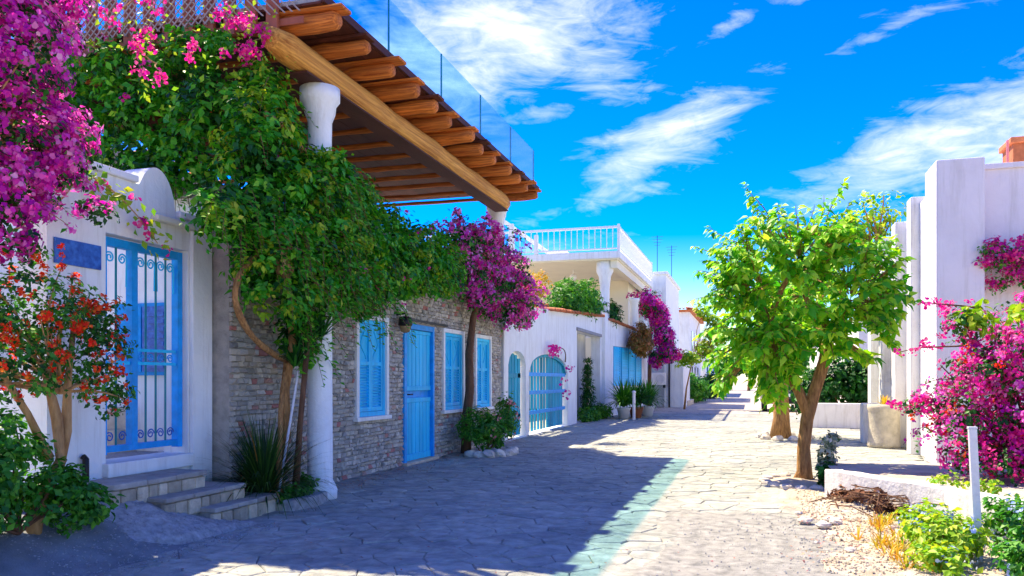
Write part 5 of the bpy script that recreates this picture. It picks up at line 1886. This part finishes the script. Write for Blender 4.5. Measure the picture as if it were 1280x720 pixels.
leaves('dark_leaves', L_DARK, vp, P_, N_, 0.09, 'leaf2')
MB().tube([(0.92, 11.0, 0), (0.93, 11.0, 0.4), (0.95, 11.0, 0.72)], 0.012, 5).build('stem', BARK_D, vp)

tree('street_tree', 'second street tree with a red brown trunk behind the lime green tree', (0.72, 20.4, 0),
     [(0.70, 20.4, -0.02), (0.68, 20.4, 0.5), (0.66, 20.4, 1.1), (0.72, 20.45, 1.8), (0.85, 20.5, 2.6)], [0.26, 0.20, 0.17, 0.15, 0.12],
     [(0.6, 20.4, 2.9, 1.3, 1.4, 0.9), (1.0, 20.4, 3.6, 1.1, 1.2, 0.6), (0.2, 20.0, 2.0, 0.7, 0.8, 0.45)], L_TREE, 240, 18, 0.26, 0.18, 'broad')
bl = thing('low_border', 'low stone border round the foot of the second street tree', 'kerb', (0.8, 19.4, 0))
for k in range(10):
    a = 2 * math.pi * k / 10
    rock((0.75 + 0.55 * math.cos(a), 20.3 + 0.9 * math.sin(a), 0.03), 0.13, k + 90.0, 0.7).build('stone', PALE_ROCK, bl)
tree('street_tree', 'sparse yellow green tree top showing above the white building', (3.7, 25.6, 0),
     [(3.7, 25.6, 0), (3.6, 25.6, 2.5), (3.6, 25.6, 5.0)], [0.14, 0.11, 0.07],
     [(3.5, 25.6, 6.2, 0.9, 0.9, 0.75), (3.0, 25.6, 5.6, 0.7, 0.7, 0.6), (4.2, 25.6, 5.4, 0.7, 0.7, 0.5)], L_LIME, 70, 16, 0.26, 0.17, 'leaf2')
bush('hedge_bush', 'dark green hedge behind the low white wall on the right', [(2.7, 27.2, 1.3, 1.1, 0.8, 0.9), (1.9, 27.6, 1.0, 0.7, 0.7, 0.7), (3.4, 27.0, 1.3, 0.7, 0.7, 0.9)], L_DARK, 240, 24, 0.28, 0.2)
m = MB()
m.box(1.55, 3.6, 25.0, 25.3, -0.02, 0.72)
tag(m.build('low_wall', PLASTER_B, bev=0.03), 'low white wall in front of the dark hedge on the right', 'wall')
# lime branch that reaches in behind the magenta bougainvillea
tree('street_tree', 'lime green tree leaning out over the street by the far annexe', (-2.75, 39.0, 0),
     [(-3.1, 39, 0), (-3.0, 39, 1.0), (-2.75, 39, 2.2)], [0.05, 0.04, 0.03],
     [(-2.9, 38.6, 2.45, 0.6, 0.5, 0.40), (-2.0, 39.0, 2.9, 0.6, 0.5, 0.45), (-2.2, 39, 4.6, 0.5, 0.5, 0.5), (-1.6, 39, 3.8, 0.6, 0.6, 0.7)], L_LIME, 110, 16, 0.26, 0.2, 'leaf2')

# parked car far down the street
car = thing('parked_car', 'dark parked car behind the trees on the right of the street', 'car', (1.3, 39, 0))
X0, X1 = 0.45, 2.15
prof = [(37.0, 0.35), (36.95, 0.62), (37.02, 0.92), (37.15, 0.98), (37.55, 1.42), (38.0, 1.48), (39.2, 1.46), (40.0, 0.98), (40.95, 0.86), (41.05, 0.6), (41.0, 0.35)]
m = MB()
n = len(prof)
for (x, ins) in ((X0, 1), (X0 + 0.07, 0), (X1 - 0.07, 0), (X1, 1)):
    for (y, z) in prof:
        k = 0.06 if ins else 0
        m.v.append((x + (0.14 if x < 1.3 else -0.14) * max(0, z - 0.95) / 0.5, y + (k if y < 39 else -k), z - (0.04 * ins if z > 0.9 else 0)))
for i in range(3):
    for j in range(n):
        j2 = (j + 1) % n
        m.f.append((i * n + j, i * n + j2, (i + 1) * n + j2, (i + 1) * n + j))
m.f.append(tuple(range(n)))
m.f.append(tuple(3 * n + j for j in range(n))[::-1])
m.build('body', CARPAINT, car, smooth=False, bev=0.03)
m = MB()
m.add([(X0 + 0.3, 37.20, 1.02), (X1 - 0.3, 37.20, 1.02), (X1 - 0.36, 37.50, 1.36), (X0 + 0.36, 37.50, 1.36), (X0 + 0.3, 37.18, 1.04), (X1 - 0.3, 37.18, 1.04), (X1 - 0.36, 37.48, 1.38), (X0 + 0.36, 37.48, 1.38)],
      [(0, 1, 2, 3), (7, 6, 5, 4), (0, 4, 5, 1), (1, 5, 6, 2), (2, 6, 7, 3), (3, 7, 4, 0)])
m.build('rear_window', DARKGLASS, car)
for sx in (X0, X1):
    m = MB()
    o_ = 0.012 if sx == X0 else -0.012
    m.add([(sx + 0.03 * (1 if sx == X0 else -1) - o_, 37.6, 1.02), (sx + 0.03 * (1 if sx == X0 else -1) - o_, 39.6, 1.02), (sx + 0.14 * (1 if sx == X0 else -1) - o_, 39.1, 1.38), (sx + 0.14 * (1 if sx == X0 else -1) - o_, 37.8, 1.38)], [(0, 1, 2, 3)])
    m.build('side_window', DARKGLASS, car)
    for y in (37.8, 40.2):
        w = MB().tube([(sx - 0.02, y, 0.31), (sx + (0.2 if sx == X0 else -0.2), y, 0.31)] if sx == X0 else [(sx + 0.02, y, 0.31), (sx - 0.2, y, 0.31)], 0.31, 18).build('wheel', RUBBER, car)
        MB().tube([(sx - 0.03, y, 0.31), (sx + 0.03, y, 0.31)], 0.19, 14).build('rim', ALLOY, w)
for x in (X0 + 0.08, X1 - 0.38):
    m = MB()
    m.box(x, x + 0.30, 36.93, 37.02, 0.70, 0.88)
    m.build('tail_light', REDLENS, car, bev=0.015)
m = MB()
m.box(X0 + 0.55, X1 - 0.55, 36.92, 36.96, 0.66, 0.80)
m.build('number_plate', WHITEPAINT, car)
m = MB()
m.box(X0 + 0.04, X1 - 0.04, 36.88, 37.0, 0.36, 0.56)
m.build('bumper', IRON, car, bev=0.03)

# ================================================================== WHITE BUILDING ON THE RIGHT
rb = thing('white_building', 'tall white building with square pilasters on the right behind the pink bougainvillea', 'building', (4, 17, 0))
m = MB()
m.box(3.62, 9.0, 14.95, 23.0, -0.02, 4.88)
m.build('wall', PLASTER_SHADE, rb)
m = MB()
m.box(2.90, 3.615, 14.6, 15.5, -0.02, 5.02)
m.build('pilaster', PLASTER_SHADE, rb, bev=0.025)
m = MB()
m.box(3.02, 3.615, 15.5, 16.6, -0.02, 4.72)
m.build('wall', PLASTER_B, rb, bev=0.02)
for (y0, y1, x0, zt) in ((16.6, 17.0, 2.86, 4.85), (18.3, 18.75, 2.86, 4.7), (20.1, 20.55, 2.86, 4.7), (21.9, 22.4, 2.86, 4.8)):
    m = MB()
    m.box(x0, 3.615, y0, y1, -0.02, zt)
    m.build('pilaster', PLASTER_B, rb, bev=0.025)
for (y0, y1) in ((17.0, 18.3), (18.75, 20.1), (20.55, 21.9)):
    m = MB()
    m.box(3.12, 3.615, y0, y1, -0.02, 4.55)
    m.build('bay', PLASTER_B, rb)
m = MB()
m.box(3.615, 9.0, 14.9, 15.0, 4.88, 4.97)
m.build('coping', PLASTER_SHADE, rb, bev=0.01)
ch = thing('chimney', 'terracotta brick chimney stack on the roof at the right edge', 'chimney', (5.2, 18, 4.9))
m = MB()
m.box(4.92, 5.7, 17.9, 18.6, 4.88, 6.05)
m.build('stack', TILE, ch)
m = MB()
m.box(4.86, 5.76, 17.84, 18.66, 6.05, 6.17)
m.build('cap', TILE, ch, bev=0.02)
MB().tube([(4.80, 17.82, 4.88), (4.80, 17.82, 6.1)], 0.025, 6).build('pipe', F_BLUSH, ch)
# stone blocks
m = MB()
m.lathe([(0.30, 0.0), (0.33, 0.05), (0.31, 0.12), (0.30, 0.75), (0.33, 0.82), (0.31, 0.90), (0.24, 0.90), (0.22, 0.80)], 2.62, 18.1, 0.0, 18)
sp2 = thing('stone_planter', 'round weathered stone planter with a dry plant beside the white building', 'planter', (2.62, 18.1, 0))
m.build('tub', STONE_W, sp2, smooth=True)
m = MB()
blades(m, (2.62, 18.1, 0.85), 40, 0.3, 0.012, (0.3, 1.8))
m.build('dry_plant', L_YELLOW, sp2)
m = MB()
m.box(2.35, 2.80, 19.2, 19.7, -0.02, 0.88)
tag(m.build('stone_block', PLASTER_B, bev=0.04), 'upright whitewashed stone block beside the round planter', 'stone block')

# terrace bed and its white retaining wall
poly = [(0.84, 9.88), (1.80, 8.55), (2.24, 7.52), (2.74, 6.0), (6.0, 5.5), (6.0, 14.6), (1.9, 14.6), (1.09, 12.3)]


def terr_z(x, y):
    back = min(1, max(0, (14.4 - y) / 3.6))
    return 0.02 + 0.30 * back ** 0.7 + 0.012 * nz(x, y, 4, 6)


def in_poly(x, y):
    c = False
    n = len(poly)
    for i in range(n):
        (xa, ya), (xb, yb) = poly[i], poly[(i + 1) % n]
        if (ya > y) != (yb > y) and x < (xb - xa) * (y - ya) / (yb - ya) + xa:
            c = not c
    return c


sheet(0.8, 6.0, 5.5, 14.6, 90, 150, terr_z, in_poly).build('terrace_ground', TERRACE, smooth=True)['kind'] = 'structure'
rw = thing('retaining_wall', 'low whitewashed retaining wall in front of the pink bougainvillea bed', 'wall', (1.4, 9.0, 0))
m = MB()
pw = [(1.05, 12.3), (0.80, 9.85), (1.76, 8.53), (2.20, 7.50), (2.70, 6.0)]
inn = [(1.25, 12.3), (1.01, 9.94), (1.93, 8.64), (2.38, 7.58), (2.88, 6.06)]
for k in range(4):
    nsub = 6
    for q in range(nsub):
        t0, t1_ = q / nsub, (q + 1) / nsub
        l = lambda P, Q, t: (P[0] + (Q[0] - P[0]) * t, P[1] + (Q[1] - P[1]) * t)
        a0, a1 = l(pw[k], pw[k + 1], t0), l(pw[k], pw[k + 1], t1_)
        b0, b1 = l(inn[k], inn[k + 1], t0), l(inn[k], inn[k + 1], t1_)
        hgt = lambda p: (0.36 if p[1] < 10.1 else 0.36 - 0.12 * (p[1] - 10.02)) + 0.015 * nz(p[0], p[1], 2.5, 3)
        m.hexa([(*a0, -0.03), (*a1, -0.03), (*b1, -0.03), (*b0, -0.03), (*a0, hgt(a0)), (*a1, hgt(a1)), (*b1, hgt(a1)), (*b0, hgt(a0))])
m.build('wall', PLASTER_B, rw)

# big pink bougainvillea
b8 = thing('bougainvillea', 'wide hot pink bougainvillea bush spilling over the white retaining wall', 'bougainvillea', (2.8, 10.0, 0.3))
E9 = [(2.65, 10.1, 1.45, 0.62, 0.6, 0.55), (3.1, 10.3, 1.75, 0.7, 0.7, 0.65), (2.25, 9.9, 1.0, 0.42, 0.5, 0.42), (2.9, 9.8, 0.95, 0.7, 0.6, 0.5), (3.6, 10.1, 1.2, 0.7, 0.7, 0.9),
      (2.25, 10.1, 2.05, 0.26, 0.35, 0.22, 0.9), (2.15, 9.7, 0.58, 0.22, 0.35, 0.22, .9), (1.85, 10.0, 1.08, 0.26, 0.3, 0.14, 0.9), (2.6, 9.5, 0.60, 0.5, 0.4, 0.26), (3.1, 9.4, 0.7, 0.6, 0.4, 0.35), (2.35, 9.65, 1.5, 0.35, 0.35, 0.3)]
P_, N_, cc, co_ = clump_points(E9, 330, 22, 0.12, shell=0.6)
leaves('leaves', L_DARK, b8, P_, N_, 0.06, 'leaf2')
P_, N_, cc, co_ = clump_points(E9, 980, 1, 0.1, shell=0.25)
h_ = len(cc)
bracts('flowers', F_PINK, b8, cc[:h_ * 3 // 5], co_[:h_ * 3 // 5], 15, 0.070, 0.042)
bracts('flowers', F_MAG, b8, cc[h_ * 3 // 5:h_ * 9 // 10], co_[h_ * 3 // 5:h_ * 9 // 10], 15, 0.070, 0.042)
bracts('orange_flowers', F_RED, b8, cc[h_ * 9 // 10:], co_[h_ * 9 // 10:], 10, 0.06, 0.038)
flower_sprays(b8, E9[:5], 70, 0.45, F_LIGHT, BARK_D, 0.042, 7, L_MID)
m = MB()
twigs(m, (2.95, 10.2, 0.35), [tuple(c) for c in cc[:60]], 0.03, 0.006)
for (a, b) in (((2.3, 10.0, 1.1), (1.52, 9.95, 1.12)), ((2.4, 10.0, 1.8), (1.62, 10.0, 1.72)), ((2.4, 10.0, 2.2), (1.85, 10.0, 2.28))):
    p = limb(a, b, 0.08)
    m.tube(p, taper(0.012, 0.005, len(p)), 5)
    cs = np.array([p[i] for i in (3, 4, 5, 5, 6, 6, 7, 7)]) + rng.normal(size=(8, 3)) * 0.03
    bracts('flowers', F_PINK, b8, cs, rng.normal(size=(8, 3)), 7, 0.045, 0.04)
m.build('branches', BARK_D, b8, kind='stuff')
P_, N_, _, _ = clump_points([(2.35, 9.8, 2.08, 0.18, 0.2, 0.14), (2.75, 9.7, 2.15, 0.22, 0.2, 0.14)], 14, 12, 0.10)
leaves('lime_leaves', L_LIME, b8, P_, N_, 0.11, 'broad')
b9 = thing('bougainvillea', 'hot pink bougainvillea branch hanging high on the shaded front of the white building', 'bougainvillea', (3.9, 14.5, 3.2))
E10 = [(4.0, 14.6, 3.45, 0.5, 0.3, 0.28), (4.3, 14.6, 3.15, 0.5, 0.3, 0.35), (3.6, 14.6, 3.28, 0.2, 0.2, 0.10, 0.7), (3.8, 14.6, 2.95, 0.25, 0.2, 0.12, .7)]
P_, N_, cc, co_ = clump_points(E10, 60, 14, 0.12)
leaves('leaves', L_MID, b9, P_, N_, 0.07, 'leaf2')
P_, N_, cc, co_ = clump_points(E10, 130, 1, 0.1, shell=0.4)
bracts('flowers', F_PINK, b9, cc, co_, 14, 0.085, 0.055)
m = MB()
twigs(m, (4.9, 14.85, 3.0), [tuple(c) for c in cc[:20]], 0.02, 0.006)
m.build('twigs', BARK_D, b9, kind='stuff')
P_, N_, _, _ = clump_points([(1.85, 8.9, 0.40, 0.16, 0.14, 0.05), (2.1, 8.45, 0.40, 0.14, 0.12, 0.05)], 24, 12, 0.06)
ed = thing('bed_plants', 'bright green tufts on the edge of the white retaining wall', 'plant', (1.9, 8.9, 0.36))
leaves('leaves', L_LIME, ed, P_, N_, 0.055, 'leaf2')

# ================================================================== FOREGROUND RIGHT
ps = thing('marker_post', 'slim pale metal post standing in front of the pink bougainvillea', 'post', (1.64, 6.85, 0))
m = MB()
m.hexa([(1.625, 6.82, -0.02), (1.68, 6.82, -0.02), (1.68, 6.87, -0.02), (1.625, 6.87, -0.02), (1.575, 6.80, 1.03), (1.63, 6.80, 1.03), (1.63, 6.85, 1.03), (1.575, 6.85, 1.03)])
m.build('shaft', STEEL, ps, bev=0.004)
m = MB()
m.box(1.572, 1.633, 6.797, 6.853, 1.031, 1.045)
m.build('cap', STEEL, ps)


def plumbago(label, ells, seed_n, fl, mat=L_LIME, size=0.06):
    e = ells[0]
    t = thing('plumbago_bush', label, 'bush', (e[0], e[1], 0))
    P_, N_, cc, co_ = clump_points(ells, seed_n, 22, 0.09)
    leaves('leaves', mat, t, P_, N_, size, 'leaf2')
    m = MB()
    twigs(m, (e[0], e[1], 0.0), [tuple(c) for c in cc[:30]], 0.01, 0.004)
    m.build('stems', BARK_D, t, kind='stuff')
    P_, N_, cc, co_ = clump_points(ells, fl, 1, 0.05, shell=0.2)
    bracts('flowers', F_BLUE, t, cc, co_, 10, 0.045, 0.03)


plumbago('pale blue flowered bush just left of the slim metal post', [(1.42, 6.75, 0.20, 0.28, 0.36, 0.20), (1.28, 6.3, 0.10, 0.22, 0.3, 0.12), (1.36, 7.2, 0.2, 0.22, 0.3, 0.2)], 130, 34)
plumbago('pale blue flowered bush right of the metal post below the pink flowers', [(2.05, 6.9, 0.24, 0.30, 0.4, 0.24), (2.0, 7.35, 0.26, 0.22, 0.3, 0.24), (1.85, 6.3, 0.14, 0.25, 0.3, 0.16)], 150, 46, L_MID, 0.06)
wd = thing('yellow_weeds', 'dry yellow green weeds spreading over the sandy soil', 'weeds', (1.1, 7.2, 0))
m = MB()
for i in range(26):
    x, y = rnd.gauss(1.12, 0.15), rnd.uniform(6.2, 8.3)
    blades(m, (x, y, 0.04), 14, 0.16, 0.006, (0.3, 2.0))
m.build('blades', L_YELLOW, wd)
wd2 = thing('trailing_plant', 'pale green trailing plant along the foot of the white retaining wall', 'plant', (1.7, 8.4, 0))
P_, N_, _, _ = clump_points([(1.45, 8.45, 0.08, 0.3, 0.16, 0.06), (1.72, 8.1, 0.10, 0.22, 0.16, 0.08), (1.6, 7.8, 0.06, 0.25, 0.16, 0.06)], 60, 16, 0.07)
leaves('leaves', L_LIME, wd2, P_, N_, 0.045, 'leaf2')
# heap of dead brown leaves and sticks
dh = thing('leaf_heap', 'heap of dead brown leaves and sticks on the soil before the white wall', 'debris', (1.15, 9.1, 0.1))
P_, N_, _, _ = clump_points([(1.15, 9.15, 0.16, 0.34, 0.26, 0.08), (1.32, 8.75, 0.08, 0.25, 0.2, 0.05), (0.95, 9.35, 0.12, 0.2, 0.16, 0.06)], 80, 12, 0.08)
leaves('dead_leaves', LITTER, dh, P_, N_, 0.07, 'leaf2')
m = MB()
for i in range(60):
    x, y = rnd.gauss(1.18, 0.2), rnd.gauss(9.0, 0.18)
    a = rnd.uniform(0, math.pi)
    z = 0.10 + rnd.random() * 0.12
    L = rnd.uniform(0.08, 0.28)
    m.tube([(x - L * math.cos(a), y - L * math.sin(a), z + rnd.uniform(-.06, .06)), (x, y, z + 0.03), (x + L * math.cos(a), y + L * math.sin(a), z + rnd.uniform(-.06, .06))], 0.006, 4)
m.build('sticks', BARK_D, dh, kind='stuff')
P_ = np.stack([rng.normal(0.95, 0.32, 420), rng.uniform(6.2, 9.6, 420), np.full(420, 0.075)], 1)
lf = leaves('petal_litter', F_DRYPINK, None, P_, rng.normal(size=P_.shape) * 0.25 + np.array([0, 0, 1]), 0.03, 'leaf2', kind='stuff')
P_ = np.stack([np.concatenate([rng.uniform(-4.6, 0.6, 700), -5.3 + np.abs(rng.normal(0, 0.25, 900))]), np.concatenate([rng.uniform(4.5, 22, 700), rng.uniform(8.9, 18, 900)]), np.full(1600, 0.014)], 1)
leaves('fallen_leaves', F_DRYPINK, None, P_, rng.normal(size=P_.shape) * 0.2 + np.array([0, 0, 1]), 0.025, 'leaf2', kind='stuff')


def gravel(name, mat, pts, r):
    mb = MB()
    for (x, y, z) in pts:
        q = r * rnd.uniform(0.4, 1.5)
        o = [(q * rnd.uniform(.7, 1.2), 0, 0), (0, q * rnd.uniform(.7, 1.2), 0), (-q * rnd.uniform(.7, 1.2), 0, 0), (0, -q * rnd.uniform(.7, 1.2), 0), (0, 0, q * 0.7), (0, 0, -q * 0.5)]
        a = rnd.uniform(0, 3)
        ca, sa = math.cos(a), math.sin(a)
        mb.add([(x + u * ca - v * sa, y + u * sa + v * ca, z + w) for u, v, w in o], [(0, 1, 4), (1, 2, 4), (2, 3, 4), (3, 0, 4), (1, 0, 5), (2, 1, 5), (3, 2, 5), (0, 3, 5)])
    return mb.build(name, mat, kind='stuff')


gp = []
for i in range(2600):
    x, y = 0.5 + abs(rnd.gauss(0, 0.75)), rnd.uniform(5.8, 10.4)
    if x < 1.75 and (x < 0.9 or y < 9.4):
        gp.append((x, y, soil_z(x, y) + 0.004))
gravel('gravel', RISER, gp, 0.013)
gp = []
for i in range(900):
    x, y = rnd.uniform(-0.7, 0.8), rnd.uniform(5.5, 8.8)
    if rnd.random() < 0.25 + 0.75 * max(0, min(1, (x + 0.3))):
        gp.append((x, y, 0.016))
for i in range(1500):
    x, y = rnd.uniform(-5.3, -4.3), rnd.uniform(4.4, 6.7)
    gp.append((x, y, max(verge_z(x, y), ramp_z(x, y) + 0.014, 0.004) + 0.003))
gravel('grit', RAMPC, gp, 0.009)
for k in range(16):
    x, y = rnd.gauss(0.85, 0.28), rnd.uniform(6.6, 9.3)
    tag(rock((x, y, 0.05), rnd.uniform(0.025, 0.075), k * 5.3 + 200, 0.5).build('rubble_stone', PALE_ROCK), 'small pale broken stone lying on the sandy soil at the right', 'stone', 'loose stones on the soil')
# right side beyond the hedge
h6 = thing('white_house', 'low white house beyond the hedge on the right side of the street', 'house', (7, 44, 0))
m = MB()
m.box(3.9, 12, 33, 60, -0.02, 3.6)
m.build('wall', PLASTER_B, h6)
m = MB()
m.box(3.8, 12.1, 32.9, 60.1, 3.6, 3.75)
m.build('parapet', PLASTER_B, h6)
